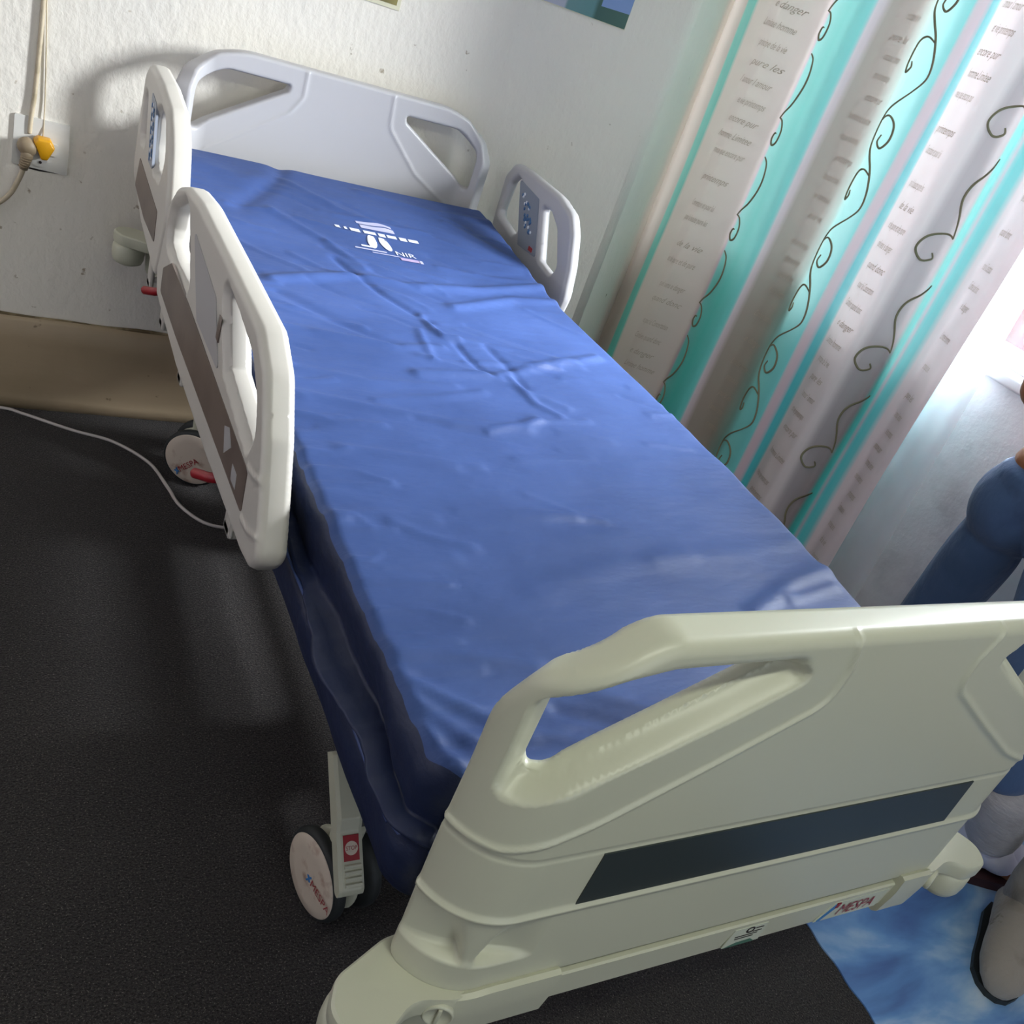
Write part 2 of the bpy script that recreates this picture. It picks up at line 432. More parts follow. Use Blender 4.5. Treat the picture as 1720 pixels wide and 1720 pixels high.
# right wall with the window opening
WY0, WY1, WZ0, WZ1 = 0.98, 3.17, 0.985, 2.2
mb = MB(); ye = end[1]
mb.box((XR, -1.65, 0), (XR + .15, ye, WZ0 - .02)); mb.box((XR, -1.65, WZ1), (XR + .15, ye, 2.6))
mb.box((XR, -1.65, WZ0 - .02), (XR + .15, WY0, WZ1)); mb.box((XR, WY1, WZ0 - .02), (XR + .15, ye, WZ1))
struct(mb.build('wall_right', M['wall_side']))
# front wall, behind the photographer, with an open doorway added to let fill light in
mb = MB(); mb.box((-1.65, -1.75, 0), (0.25, -1.65, 2.6)); mb.box((1.6, -1.75, 0), (XR, -1.65, 2.6)); mb.box((0.25, -1.75, 2.4), (1.6, -1.65, 2.6))
struct(mb.build('wall_front', M['wall_side']))
mb = MB()
mb.box((0.20, -1.77, 0), (0.25, -1.63, 2.4), bevel=.004); mb.box((1.6, -1.77, 0), (1.65, -1.63, 2.4), bevel=.004); mb.box((0.20, -1.77, 2.4), (1.65, -1.63, 2.45), bevel=.004)
struct(mb.build('trim_1', M['white_frame']))  # frame of the added doorway
# skirting along the back wall: tall painted band with a coved foot
mb = MB(); prof = [(0.0, 0.272), (-0.012, 0.272), (-0.02, 0.262), (-0.022, 0.20), (-0.024, 0.11), (-0.028, 0.085), (-0.026, 0.06), (-0.03, 0.03), (-0.036, 0.0), (0.0, 0.0)]
xs = np.linspace(-1.65, 1.84, 60); vs = []; fs = []
for x in xs:
    wob = 0.002*math.sin(9*x) + 0.0015*math.sin(23*x + 1)
    for (o_, z_) in prof: vs.append((x, wall_y(x) + o_, z_ + (wob if 0 < z_ < .27 else wob*.5 if z_ > .1 else 0)))
n = len(prof)
for i in range(len(xs)-1):
    for k in range(n-1): fs.append((i*n+k, i*n+k+1, (i+1)*n+k+1, (i+1)*n+k))
fs.append(tuple(range(n))); fs.append(tuple((len(xs)-1)*n + k for k in range(n)))
mb.add(vs, fs); bb = struct(mb.build('baseboard_back', M['skirting']))
mb = MB()
mb.tube([(x, wall_y(x) - .006, .273 + .0015*math.sin(31*x)) for x in np.linspace(-1.6, 1.82, 90)], [.004 + .0015*math.sin(17*x) for x in np.linspace(-1.6, 1.82, 90)], 6)
o = mb.build('grime_line', M['grime'], bb)
mb = MB(); mb.box((XR - .015, -1.65, 0), (XR, 3.2, .1), bevel=.004); struct(mb.build('baseboard_right', M['skirting']))

# window: frame, mullions, panes, sill
mb = MB(); fx0, fx1 = XR + .03, XR + .09
for (a, b, c, d) in ((WY0, WY0 + .05, WZ0, WZ1), (WY1 - .05, WY1, WZ0, WZ1), (WY0, WY1, WZ0, WZ0 + .05), (WY0, WY1, WZ1 - .05, WZ1),
                     (1.46, 1.51, WZ0, WZ1), (2.22, 2.27, WZ0, WZ1)):
    mb.box((fx0, a, c), (fx1, b, d), bevel=.005)
win = struct(mb.build('window_1', M['white_frame']))
for (a, b) in ((WY0 + .05, 1.46), (1.51, 2.22), (2.27, WY1 - .05)):
    mb = MB(); mb.box((XR + .058, a, WZ0 + .05), (XR + .062, b, WZ1 - .05)); mb.build('pane', M['glass'], win)
mb = MB(); mb.box((XR - .035, WY0 - .05, WZ0 - .035), (XR + .15, WY1 + .05, WZ0), bevel=.008); mb.build('sill', M['sill'], win)
# outside: red garden wall and paving
mb = MB(); mb.box((5.4, -0.5, -0.3), (5.6, 6.8, 1.15), bevel=.02); tag(mb.build('garden_wall', M['outside_red']), 'red garden wall seen outside through the window', 'wall')
mb = MB(); mb.box((2.72, -2.5, -0.4), (7, 8, -0.3)); struct(mb.build('paving_outside', M['outside_ground']))

# ------------------------------------------------------------------ hospital bed
XC = 0.872
bed = thing('hospital_bed', (XC, 1.5, 0), 'cream plastic hospital bed with handled end boards, side rails and disc-covered wheels', 'bed')

def bend(xc, y0, u0, r, sgn):
    """plan of an end board: flat middle, ends wrapping towards the mattress. w is measured outwards from the outer face"""
    def f(u, v, w):
        u = np.asarray(u, float); v = np.asarray(v, float); w = np.asarray(w, float) + 0*u
        s = np.sign(u); a = np.maximum(np.abs(u) - u0, 0) / r; fl = np.minimum(np.abs(u), u0)
        x = xc + s*(fl + r*np.sin(a)); y = y0 - sgn*r*(1-np.cos(a))
        return np.stack([x + w*s*np.sin(a), y + sgn*w*np.cos(a), v + 0*u], -1)
    return f
def mir(p): return p + [(-a, b) for a, b in reversed(p)]
def one(f, u, v, w): return Vector(f(np.array([u]), np.array([v]), np.array([w]))[0])

# ---- footboard
FB = bend(XC, 0.43, 0.372, 0.09, -1)
T = 0.05
out_f = fillet(mir([(-0.492, 0.580), (-0.494, 0.960), (-0.464, 1.018), (-0.350, 1.0815), (-0.13, 1.0815)]), [0.02, 0.08, 0.05, 0.07, 0, 0, 0.07, 0.05, 0.08, 0.02], 10)
hole_l = [(-0.444, 0.894), (-0.443, 0.994), (-0.382, 1.037), (-0.335, 1.047), (-0.179, 1.0485), (-0.178, 1.031), (-0.297, 0.960), (-0.350, 0.929), (-0.395, 0.901)]
def mirp(p): return [(-a, b) for a, b in reversed(p)]
h1 = fillet(hole_l, [0.014, 0.03, 0.05, 0.03, 0.010, 0.010, 0.3, 0.2, 0.1], 6); h2 = mirp(h1)
bev_l = fillet([(-0.459, 0.872), (-0.456, 0.997), (-0.386, 1.042), (-0.335, 1.0515), (-0.172, 1.053), (-0.148, 1.026), (-0.218, 0.983), (-0.305, 0.938), (-0.388, 0.896), (-0.42, 0.875)], [0.03, 0.03, 0.05, 0.03, 0.012, 0.03, 0.3, 0.3, 0.15, 0.08], 6)
bev_r = mirp(bev_l)
loop_l = fillet([(-0.52, 0.812), (-0.425, 0.815), (-0.335, 0.850), (-0.222, 0.918), (-0.108, 0.990), (-0.106, 1.035), (-0.118, 1.075), (-0.118, 1.11)], [0, .06, .2, .3, .05, .04, .03, 0], 6)
loop_r = mirp(loop_l)
rib1 = [(-0.52, 0.803), (0.52, 0.803)]; rib2 = [(-0.52, 0.711), (0.52, 0.711)]
def ff(u, v, d):
    rt = np.where(v > 0.84, 0.021, 0.010)
    rt = 0.010 + 0.005*sstep(0.80, 0.9, v)
    w = -rnd(d, rt)
    for bv, hh in ((bev_l, h1), (bev_r, h2)):
        s = sdpoly(bv, u, v); m = s < 0
        t = np.zeros_like(u); dh = np.maximum(sdpoly(hh, u, v), 0)
        t[m] = (-s[m]) / (-s[m] + dh[m] + 1e-6)
        low = 0.026*(1 - sstep(1.030, 1.048, v)) + 0.004
        # only the lower flank of the opening slopes away
        w = np.minimum(w, -low * (0.5 - 0.5*np.cos(np.pi*t)) )
    for pl, h, sg in ((loop_l, .0032, .0042), (loop_r, .0032, .0042), (rib2, .0045, .0045)):
        dd = dpolyline(pl, u, v); w = w + h*np.exp(-(dd/sg)**2) * np.clip(d/0.004, 0, 1)
    # the lower body steps out slightly under the upper shell's edge
    dd = v - 0.803; g = np.where((np.abs(dd) < .006), -0.0018*(1-np.abs(dd)/.006), 0); w = w + g
    # grip scoop under the lower rib at the left
    cu, cw = -0.408, 0.085
    a = np.clip(1 - np.abs((u-cu)/cw)**1.6, 0, 1); zb = 0.628
    tab = np.exp(-((u-cu-0.006)/(0.010 + 0.30*np.maximum(v-zb, 0)))**4)
    w = w - 0.030*a*sstep(zb, zb+.011, v)*np.clip(1-(v-zb)/.080, 0, 1)**.8 * (1 - 0.9*tab)
    return w
def fbk(u, v, d): return -T + rnd(d, 0.013)
def fmi(u, v):
    if abs(u) < 0.303 + 0.0 and 0.716 < v < 0.7985: return 1
    return 0
mb = MB(); plate(mb, out_f, [h1, h2], ff, fbk, FB, 0.0036, fmi)
footb = mb.build('footboard', [M['plastic'], M['plastic']], bed)
# dark inlaid panel, seated 1 mm proud
mb = MB(); pn = [(-0.302, 0.717), (0.318, 0.717), (0.312, 0.7985), (-0.300, 0.7985)]
mb.prism(pn, lambda u, v, w: one(FB, u, v, w), -0.002, 0.0012); mb.build('dark_panel', M['dark_panel'], footb)
# lower strip under a shadow gap, with the maker's mark and a sticker
mb = MB(); us = np.linspace(-0.44, 0.44, 60)
pr = [(0.579, -0.030), (0.5762, -0.030), (0.5762, 0.0005), (0.574, 0.003), (0.527, 0.001), (0.523, -0.003), (0.523, -0.04), (0.579, -0.04)]
vs = []; fs = []; n = len(pr)
for u in us:
    for z, w in pr: vs.append(one(FB, u, z, w))
for i in range(len(us)-1):
    for k in range(n): fs.append((i*n+k, i*n+(k+1) % n, (i+1)*n+(k+1) % n, (i+1)*n+k))
fs.append(tuple(range(n))); fs.append(tuple((len(us)-1)*n+k for k in range(n)))
mb.add(vs, fs, 0, False); strip = mb.build('lower_strip', M['plastic'], footb, sharp=30)
def put_text(mb, body, size, cu, cv, fmap, w, shear=0.0, sx=1.0, mi=0, rot=0.0, flipu=False):
    vs, fs = text_polys(body, size, shear); ca, sa = math.cos(rot), math.sin(rot); out = []
    for x, y, z in vs:
        x *= sx * (-1 if flipu else 1); out.append(fmap(cu + x*ca - y*sa, cv + x*sa + y*ca, w))
    mb.add(out, fs, mi, False)
fb1 = lambda u, v, w: one(FB, u, v, w)
mb = MB(); put_text(mb, 'MESPA', 0.033, 0.256, 0.547, fb1, 0.0046, 0.25, 0.80, 0)
mb.prism([(0.182, 0.529), (0.312, 0.529), (0.318, 0.567), (0.200, 0.567)], fb1, 0.002, 0.0034, 2)
mb.prism([(0.186, 0.531), (0.192, 0.531), (0.214, 0.562), (0.206, 0.564)], fb1, 0.0034, 0.0044, 1)
mb.prism([(0.206, 0.556), (0.213, 0.556), (0.215, 0.566), (0.207, 0.567)], fb1, 0.0036, 0.0048, 0)
mb.build('logo', [M['red'], M['blue'], M['sticker']], footb)
mb = MB(); mb.prism([(0.008, 0.529), (0.074, 0.529), (0.072, 0.567), (0.012, 0.567)], fb1, 0.0022, 0.0036, 0)
mb.prism([(0.010, 0.529), (0.066, 0.529), (0.055, 0.537), (0.03, 0.536)], fb1, 0.0038, 0.0041, 1)
for k, (a, b, z) in enumerate(((0.02, 0.060, 0.549), (0.022, 0.055, 0.544), (0.05, 0.066, 0.5535), (0.052, 0.066, 0.5605))):
    mb.prism([(a, z), (b, z), (b, z+.0018), (a, z+.0018)], fb1, 0.0038, 0.0041, 2)
for k in range(20):
    a = 2*math.pi*k/20; b = 2*math.pi*(k+1)/20
    q = [(0.043+.0075*math.cos(t_), 0.560+.0065*math.sin(t_)) for t_ in (a, b)] + [(0.043+.0045*math.cos(t_), 0.560+.0038*math.sin(t_)) for t_ in (b, a)]
    mb.prism(q, fb1, 0.0038, 0.0041, 2)
mb.build('sticker', [M['sticker'], M['green_print'], M['black_print']], footb)

# ---- corner bumpers (arm plate, wrapped flange, roller, turn lock)
def bumper(name, sx, sy, parent, lock=True):
    """sx: -1 left, +1 right; sy: -1 foot end, +1 head end. drawn for the left foot corner and mirrored"""
    def P(x, y, z):
        X = XC + (x - XC) * (1 if sx < 0 else -1); Y = y if sy < 0 else 2.60 + (0.43 - y)
        return Vector((X, Y, z))
    mb = MB()
    top = fillet([(0.475, 0.520), (0.415, 0.512), (0.352, 0.482), (0.334, 0.446), (0.352, 0.412), (0.392, 0.412), (0.425, 0.436), (0.470, 0.424), (0.52, 0.424), (0.52, 0.52)], [0, .05, .03, .03, .03, .03, .05, .03, 0, 0], 6)
    n = len(top)
    cx_ = sum(p[0] for p in top)/n; cy_ = sum(p[1] for p in top)/n
    rings = []
    for (sc__, z) in ((0.93, 0.588), (0.985, 0.585), (1.0, 0.578), (1.0, 0.566), (0.96, 0.560)):
        rings.append([P(cx_ + (x-cx_)*sc__, cy_ + (y-cy_)*sc__, z) for x, y in top])
    vs = [v for r in rings for v in r]; fs = [tuple(range(n)), tuple((len(rings)-1)*n+k for k in range(n))]
    for i in range(len(rings)-1):
        for k in range(n): fs.append((i*n+k, i*n+(k+1) % n, (i+1)*n+(k+1) % n, (i+1)*n+k))
    mb.add(vs, fs, 0, True)
    # flange wrapping the bottom corner of the board
    fu = np.linspace(-0.455, -0.272 if sx < 0 else -0.325, 40); vs = []; fs = []
    pr_ = [(0.590, -0.004), (0.594, 0.004), (0.592, 0.010), (0.566, 0.011), (0.552, 0.010), (0.515, 0.006), (0.508, 0.0), (0.506, -0.03), (0.590, -0.03)]
    n2 = len(pr_); fmap = bend(XC, 0.43, 0.372, 0.09, -1)
    for u in fu:
        for z, w in pr_:
            q = one(fmap, u, z - 0.02*sstep(-.36, -.46, u) , w); vs.append(P(q.x, q.y, q.z))
    for i in range(len(fu)-1):
        for k in range(n2): fs.append((i*n2+k, i*n2+(k+1) % n2, (i+1)*n2+(k+1) % n2, (i+1)*n2+k))
    fs.append(tuple(range(n2))); fs.append(tuple((len(fu)-1)*n2+k for k in range(n2)))
    mb.add(vs, fs, 0, False)
    o = mb.build(name, M['plastic'], parent, sharp=32)
    mr = MB(); c = P(0.378, 0.452, 0)
    mr.lathe([(0.0, 0.505), (0.026, 0.505), (0.036, 0.510), (0.040, 0.520), (0.041, 0.535), (0.040, 0.552), (0.036, 0.560), (0.0, 0.561)], Matrix.Translation(c), 32)
    mr.build('roller', M['plastic'], o)
    if lock:
        q = one(fmap, -0.412, 0.563, 0.012); q2 = one(fmap, -0.412, 0.563, 0.024); a = P(q.x, q.y, q.z); b = P(q2.x, q2.y, q2.z)
        mt = Matrix.Translation(a) @ (b-a).to_track_quat('Z', 'Y').to_matrix().to_4x4()
        ml = MB(); ml.lathe([(0.017, -0.006), (0.0175, 0.003), (0.0155, 0.005), (0.0145, 0.003), (0.0, 0.003)], mt, 32)
        ml.box((-0.002, -0.014, 0.002), (0.002, 0.014, 0.006), 0, 0.0005, mt)
        ml.build('turn_lock', M['plastic'], o)
    return o
bumper('corner_bumper', -1, -1, bed); bumper('corner_bumper', 1, -1, bed); bumper('corner_bumper', -1, 1, bed); bumper('corner_bumper', 1, 1, bed)

# ---- headboard
HB = bend(XC, 2.60, 0.35, 0.11, 1)
TH = 0.045
out_h = fillet(mir([(-0.468, 0.55), (-0.468, 0.985), (-0.432, 1.036), (-0.350, 1.082), (-0.285, 1.100)]), [0.02, 0.05, 0.06, 0.12, 0.3, 0.3, 0.12, 0.06, 0.05, 0.02], 10)
g1 = fillet([(0.162, 1.050), (0.322, 1.050), (0.424, 1.000), (0.424, 0.900), (0.395, 0.896), (0.168, 1.034)], [0.012, .06, .035, .02, .04, .012], 8); g2 = mirp(g1)
cr_r = fillet([(0.113, 1.11), (0.121, 1.01), (0.225, 0.905), (0.46, 0.77)], [0, .05, .1, 0], 6); cr_l = fillet([(-0.125, 1.11), (-0.125, 1.03), (-0.152, 0.985), (-0.46, 0.77)], [0, .03, .05, 0], 6)
def hf(u, v, d): return -rnd(d, 0.012)
def hbk(u, v, d):
    w = -TH + rnd(d, 0.009)
    for pl, s0 in ((cr_r, 1), (cr_l, 1)):
        dd = dpolyline(pl, u, v); w = w - 0.0022*np.exp(-(dd/.0055)**2)*np.clip(d/.01, 0, 1)
    return w
mb = MB(); plate(mb, out_h, [g1, g2], hf, hbk, HB, 0.0045)
# head board outer side is 'front': flip so that normals face outwards
mb.f = [tuple(reversed(f)) for f in mb.f]
headb = mb.build('headboard', M['plastic_head'], bed)

# ---- side rails
def rail(name, x, inner_dir, outline, holes, strip_poly, panel_poly, pmat, thick=0.045, bev=0.012, mp='plastic_rail', keys=None, panel_out=True, ribs=(), strip=True, res=0.0045):
    """a moulded rail in a vertical plane parallel to the bed; inner_dir +1 when the bed lies towards +x.
       w runs outwards (away from the bed)"""
    def mf(u, v, w):
        u = np.asarray(u, float); return np.stack([x - inner_dir*(np.asarray(w, float) + 0*u), u, np.asarray(v, float) + 0*u], -1)
    h = thick/2
    def fr(u, v, d):
        w = h - rnd(d, 0.013)
        for hp in holes:
            dd = np.maximum(sdpoly(hp, u, v), 0)
            w = np.minimum(w, h - 0.013*np.clip(1 - dd/0.014, 0, 1)**1.3)
        for pl in ribs:
            dd = dpolyline(pl, u, v); w = w + 0.003*np.exp(-(dd/.005)**2)*np.clip(d/.004, 0, 1)
        return w
    def bk(u, v, d): return -h + rnd(d, 0.013)
    mb = MB(); plate(mb, outline, holes, fr, bk, mf, res)
    if inner_dir > 0: pass
    o = mb.build(name, M[mp], bed)
    if strip and strip_poly:
        mb = MB(); mb.prism(fillet(strip_poly, .006, 3), lambda u, v, w: Vector((x - inner_dir*w, u, v)), h-.003, h+.0012); mb.build('strip', M['brown_strip'], o)
    sgn = 1 if panel_out else -1
    mb = MB(); mb.prism(fillet(panel_poly, .006, 3), lambda u, v, w: Vector((x - inner_dir*w*sgn, u, v)), h-.004, h+.0015); pn = mb.build('control_panel', M[pmat], o)
    if keys: keys(x - inner_dir*sgn*(h+.0015), -inner_dir*sgn, pn)
    return o
# near-left (leg section) rail
o1 = fillet([(.985, .735), (1.018, .80), (1.062, .88), (1.118, .952), (1.19, .985), (1.42, .986), (1.68, .985), (1.80, .972), (1.88, .945), (1.945, .89), (1.99, .81), (1.985, .745), (1.945, .69), (1.66, .672), (1.36, .676), (1.067, .69), (1.01, .70)],
            [.03, .1, .1, .06, .05, .2, .2, .15, .1, .1, .08, .05, .03, .2, .2, .05, .03], 6)
ha = fillet([(1.912, .848), (1.90, .894), (1.79, .946), (1.744, .940), (1.642, .829), (1.826, .815), (1.905, .822)], [.02, .04, .04, .02, .015, .1, .02], 6)
hb_ = fillet([(1.410, .955), (1.30, .946), (1.19, .932), (1.135, .897), (1.113, .860), (1.127, .828), (1.317, .852)], [.012, .2, .06, .06, .02, .008, .008], 6)
s1 = [(1.899, .770), (1.895, .722), (1.695, .722), (1.090, .742), (1.099, .807), (1.621, .818), (1.82, .813)]
p1 = [(1.667, .939), (1.542, .825), (1.345, .830), (1.438, .915)]
ribA = [[(1.10, .812), (1.07, .818), (1.03, .833), (.96, .873)], [(1.085, .737), (1.05, .742), (1.005, .761), (.95, .80)]]
rail_l = rail('side_rail', 0.37, 1, o1, [ha, hb_], s1, p1, 'grey_panel', ribs=ribA)
mb = MB(); mb.box((0.3455, 1.375, 0.865), (0.3475, 1.395, 0.905), bevel=.001); mb.build('latch_slot', M['brown_strip'], rail_l)
# torn sticker remains on the strip
mb = MB()
for q in ([(1.250, .790), (1.222, .803), (1.195, .785), (1.228, .755)], [(1.172, .772), (1.142, .772), (1.137, .75), (1.167, .748)]):
    mb.prism(q, lambda u, v, w: Vector((0.37 - w, u, v)), .0232, .0242)
mb.build('sticker_remains', M['grey_panel'], rail_l)
# far-left (backrest section) rail
o2 = fillet([(1.93, .85), (1.962, .93), (2.00, .995), (2.065, 1.038), (2.20, 1.055), (2.36, 1.058), (2.405, 1.03), (2.425, .93), (2.435, .82), (2.41, .785), (2.22, .738), (1.98, .715), (1.955, .76)],
            [.06, .1, .1, .06, .1, .04, .04, .1, .03, .03, .2, .02, .05], 6)
hc = fillet([(2.190, .999), (2.14, 1.012), (2.08, 1.004), (2.035, .950), (2.06, .898), (2.143, .890), (2.185, .925)], [.02, .03, .03, .03, .02, .02, .03], 6)
hd = fillet([(2.375, .99), (2.335, .99), (2.295, .895), (2.37, .89)], [.015, .015, .015, .015], 6)
s2 = [(2.33, .856), (2.357, .785), (2.18, .768), (2.02, .775), (2.03, .838)]
p2 = [(2.271, 1.018), (2.215, .885), (2.155, .885), (2.198, 1.010)]
def keys_small(px_, sg, parent):
    mb = MB()
    for k in range(26):
        t = k / 25; y = 2.232 - 0.045*t + (0.014 if k % 2 else -0.014)*(1 if k % 3 else .4); z = 1.000 - 0.105*t
        mb.lathe([(0.005, 0), (0.005, 0.0012), (0, 0.0014)], Matrix.Translation((px_, y, z)) @ Matrix.Rotation(sg*math.pi/2, 4, 'Y'), 10, k % 3 == 0)
    mb.build('keypad', [M['key_blue'], M['key_white']], parent)
rail('side_rail', 0.366, 1, o2, [hc, hd], s2, p2, 'blue_panel', keys=keys_small)
# right (backrest section) rail, seen from the inside
o3 = fillet([(2.545, 0.83), (2.552, 0.965), (2.515, 1.012), (2.43, 1.018), (2.225, 1.014), (2.140, 0.995), (2.100, 0.955), (2.062, 0.88), (2.040, 0.80), (2.055, 0.72), (2.10, 0.675), (2.45, 0.675), (2.52, 0.72)],
            [.08, .04, .03, .1, .06, .05, .06, .1, .08, .05, .03, .03, .06], 6)
he = fillet([(2.475, 0.985), (2.438, 0.975), (2.382, 0.852), (2.405, 0.838), (2.522, 0.858), (2.508, 0.955)], [.012, .01, .01, .015, .02, .02], 6)
hf_ = fillet([(2.290, 0.962), (2.240, 0.962), (2.185, 0.935), (2.122, 0.850), (2.140, 0.825), (2.215, 0.834)], [.01, .03, .04, .02, .015, .012], 6)
p3 = [(2.452, 0.984), (2.350, 0.826), (2.236, 0.832), (2.316, 0.972)]
def keys_big(px_, sg, parent):
    rot = Matrix.Rotation(sg*math.pi/2, 4, 'Y'); mb = MB()
    rng = random.Random(3)
    for k in range(34):
        t = rng.random(); y = 2.395 - 0.085*t + rng.uniform(-.022, .022); z = 0.957 - 0.085*t + rng.uniform(-.004, .004)
        w_ = rng.random() < .3
        mb.lathe([(0.0048, 0), (0.0048, 0.0012), (0, 0.0014)], Matrix.Translation((px_, y, z)) @ rot, 10, 1 if w_ else 0)
    mb.build('keypad', [M['key_blue'], M['key_white']], parent)
    mb = MB(); mb.box((min(px_, px_+sg*.001), 2.262, .836), (max(px_, px_+sg*.001), 2.285, .848)); mb.build('red_mark', M['key_red'], parent)
rail('side_rail', 1.39, -1, o3, [he, hf_], None, p3, 'blue_panel', mp='plastic_head', keys=keys_big, panel_out=False, strip=False, thick=0.034,
     ribs=())
# ---- rail arms, red release levers
for (xa, xb_, xi, y, zt) in ((0.388, 0.398, 0.62, 1.28, .72), (0.388, 0.398, 0.62, 1.80, .72), (0.386, 0.397, 0.62, 2.06, .75), (0.386, 0.397, 0.62, 2.28, .76), (1.382, 1.400, 1.12, 2.16, .70), (1.382, 1.400, 1.12, 2.42, .70)):
    mb = MB(); mb.box((xa, y - .022, .568), (xb_, y + .022, zt), bevel=.005)
    mb.box((min(xa, xi), y - .02, .566), (max(xb_, xi), y + .02, .590), bevel=.005); mb.build('rail_arm', M['plastic_rail'], bed)
for (y, z) in ((1.352, .630), (2.045, .652)):
    mb = MB(); mb.tube([(0.338, y + .012, z - .002), (0.343, y + .010, z), (0.360, y - .02, z + .012), (0.375, y - .05, z + .03)], [.005, .009, .009, .009], 12)
    mb.build('release_lever', M['red'], bed)
# ---- deck, frame, columns, base
mb = MB()
for (a, b) in ((0.53, 1.02), (1.04, 1.32), (1.34, 1.60)): mb.box((0.50, a, .575), (1.245, b, .60), bevel=.006)
mb.build('mattress_deck', M['under'], bed)
mb = MB()
ybd = np.linspace(1.62, 2.485, 30); vs = []; fs = []
for y in ybd:
    zt = .600 + .03*float(sstep(1.9, 2.5, np.array(y)))
    vs += [(0.50, y, zt), (1.245, y, zt), (1.245, y, zt - .022), (0.50, y, zt - .022)]
for i in range(29): fs += [(4*i+k, 4*i+(k+1) % 4, 4*i+4+(k+1) % 4, 4*i+4+k) for k in range(4)]
fs += [(0, 1, 2, 3), (116, 117, 118, 119)]; mb.add(vs, fs, 0, False); mb.build('backrest_deck', M['under'], bed)
mb = MB()
for x in (0.60, 1.145): mb.box((x - .02, 0.49, .515), (x + .02, 2.555, .572), bevel=.005)
for y in (0.53, 1.5, 2.52): mb.box((0.58, y - .02, .52), (1.165, y + .02, .57), bevel=.005)
mb.build('upper_frame', M['under'], bed)
for y in (1.28, 1.95):
    mb = MB(); mb.box((XC - .11, y - .09, .22), (XC + .11, y + .09, .52), bevel=.012); mb.box((XC - .085, y - .07, .36), (XC + .085, y + .07, .54), bevel=.01); mb.build('lift_column', M['under'], bed)
mb = MB()
for x in (0.78, 0.964): mb.box((x - .03, 0.93, .19), (x + .03, 2.33, .245), bevel=.008)
for y in (0.95, 1.28, 1.95, 2.31): mb.box((0.58 if y in (.95, 2.31) else .75, y - .03, .19), (1.164 if y in (.95, 2.31) else .99, y + .03, .245), bevel=.008)
mb.build('base_frame', M['under'], bed)

# ---- casters: twin wheels with printed disc covers
def caster(cx_, cy_, yaw, printed):
    """yaw: rotation of the outer disc about z; local -x is the outer disc's side"""
    Mx = Matrix.Translation((cx_, cy_, 0)) @ Matrix.Rotation(yaw, 4, 'Z')
    R_ = 0.084
    mb = MB(); mb.lathe([(0.0, .10), (0.022, .10), (0.026, .13), (0.03, .20), (0.03, .215), (0, .215)], Mx, 24)
    bmx = bmesh.new(); bmesh.ops.create_uvsphere(bmx, u_segments=24, v_segments=14, radius=1)
    for v in bmx.verts: v.co = Vector((v.co.x*.020, v.co.y*.074 , v.co.z*.074 + .086))
    mb.bm(bmx, 0, Mx); body = mb.build('caster', M['plastic'], bed)
    for s in (-1, 1):
        m2 = Mx @ Matrix.Translation((s*.036, 0, R_)) @ Matrix.Rotation(s*math.pi/2, 4, 'Y')
        mt = MB(); mt.lathe([(0.055, -.015), (R_-.008, -.014), (R_-.002, -.010), (R_, -.004), (R_, .004), (R_-.003, .010), (R_-.008, .012), (0.055, .012)], m2, 56)
        wh = mt.build('wheel', M['rubber'], body)
        mc = MB(); mc.lathe([(0.0, -.006), (.0745, -.006), (.0755, .012), (.073, .0145), (.05, .0165), (0.0, .0175)], m2, 56)
        mi_ = 0
        if printed and s < 0:
            # text runs along the disc below its middle; local disc axes: y along travel, z up
            def fm(u, v, w): return Mx @ Vector((-.036 - w, -u, R_ + v))
            rot, cu, cv = printed; ca, sa = math.cos(rot), math.sin(rot)
            put_text(mc, 'MESPA', 0.024, cu, cv, fm, .0186, 0.1, 0.95, 1, rot)
            def rp(p): return (cu + p[0]*ca - p[1]*sa, cv + p[0]*sa + p[1]*ca)
            mc.prism([rp(p) for p in ((-.048, -.010), (-.044, -.010), (-.033, .008), (-.037, .009))], fm, .0172, .0187, 2)
            mc.prism([rp(p) for p in ((-.047, .004), (-.043, .006), (-.034, -.003), (-.037, -.006))], fm, .0172, .0189, 2)
        mc.build('wheel_cover', [M['wheel_cover'], M['red'], M['blue']], wh)
    return body
caster(0.598, 0.94, math.radians(12), (0.0, .044, .0))
caster(0.585, 2.315, math.radians(58), (.78, -.006, -.018))
caster(1.146, 0.94, math.radians(200), None)
caster(1.159, 2.31, math.radians(150), None)
# ---- central-lock pedal with STOP plate
def pedal_map(x, s, n):   # s along the lever (towards the foot end and down), n normal to its upper face
    a = Vector((-0.020, 1.005, .300)); d = Vector((0, -0.205, -0.185)).normalized(); nn = Vector((0, -d.z, d.y)); nn = Vector((0, -0.67, 0.742))
    p = a + d*s + nn*n; return Vector((x - 0.020, p.y, p.z))
mb = MB()
body_ = fillet([(-0.01, 0.0), (-0.01, 0.03), (0.10, 0.036), (0.12, 0.026), (0.213, 0.026), (0.226, 0.014), (0.216, 0.0)], [.0, .01, .01, .01, .008, .01, .01], 4)
n = len(body_)
for (xa, xb_) in ((0.573, 0.617),):
    vs = [pedal_map(xa + dx, s_, n_*k) for dx, k in ((0, .9), (.006, 1), (xb_-xa-.006, 1), (xb_-xa, .9)) for s_, n_ in body_]
    fs = [tuple(range(n)), tuple(3*n + k for k in range(n))]
    for i in range(3):
        for k in range(n): fs.append((i*n+k, i*n+(k+1) % n, (i+1)*n+(k+1) % n, (i+1)*n+k))
    mb.add(vs, fs, 0, False)
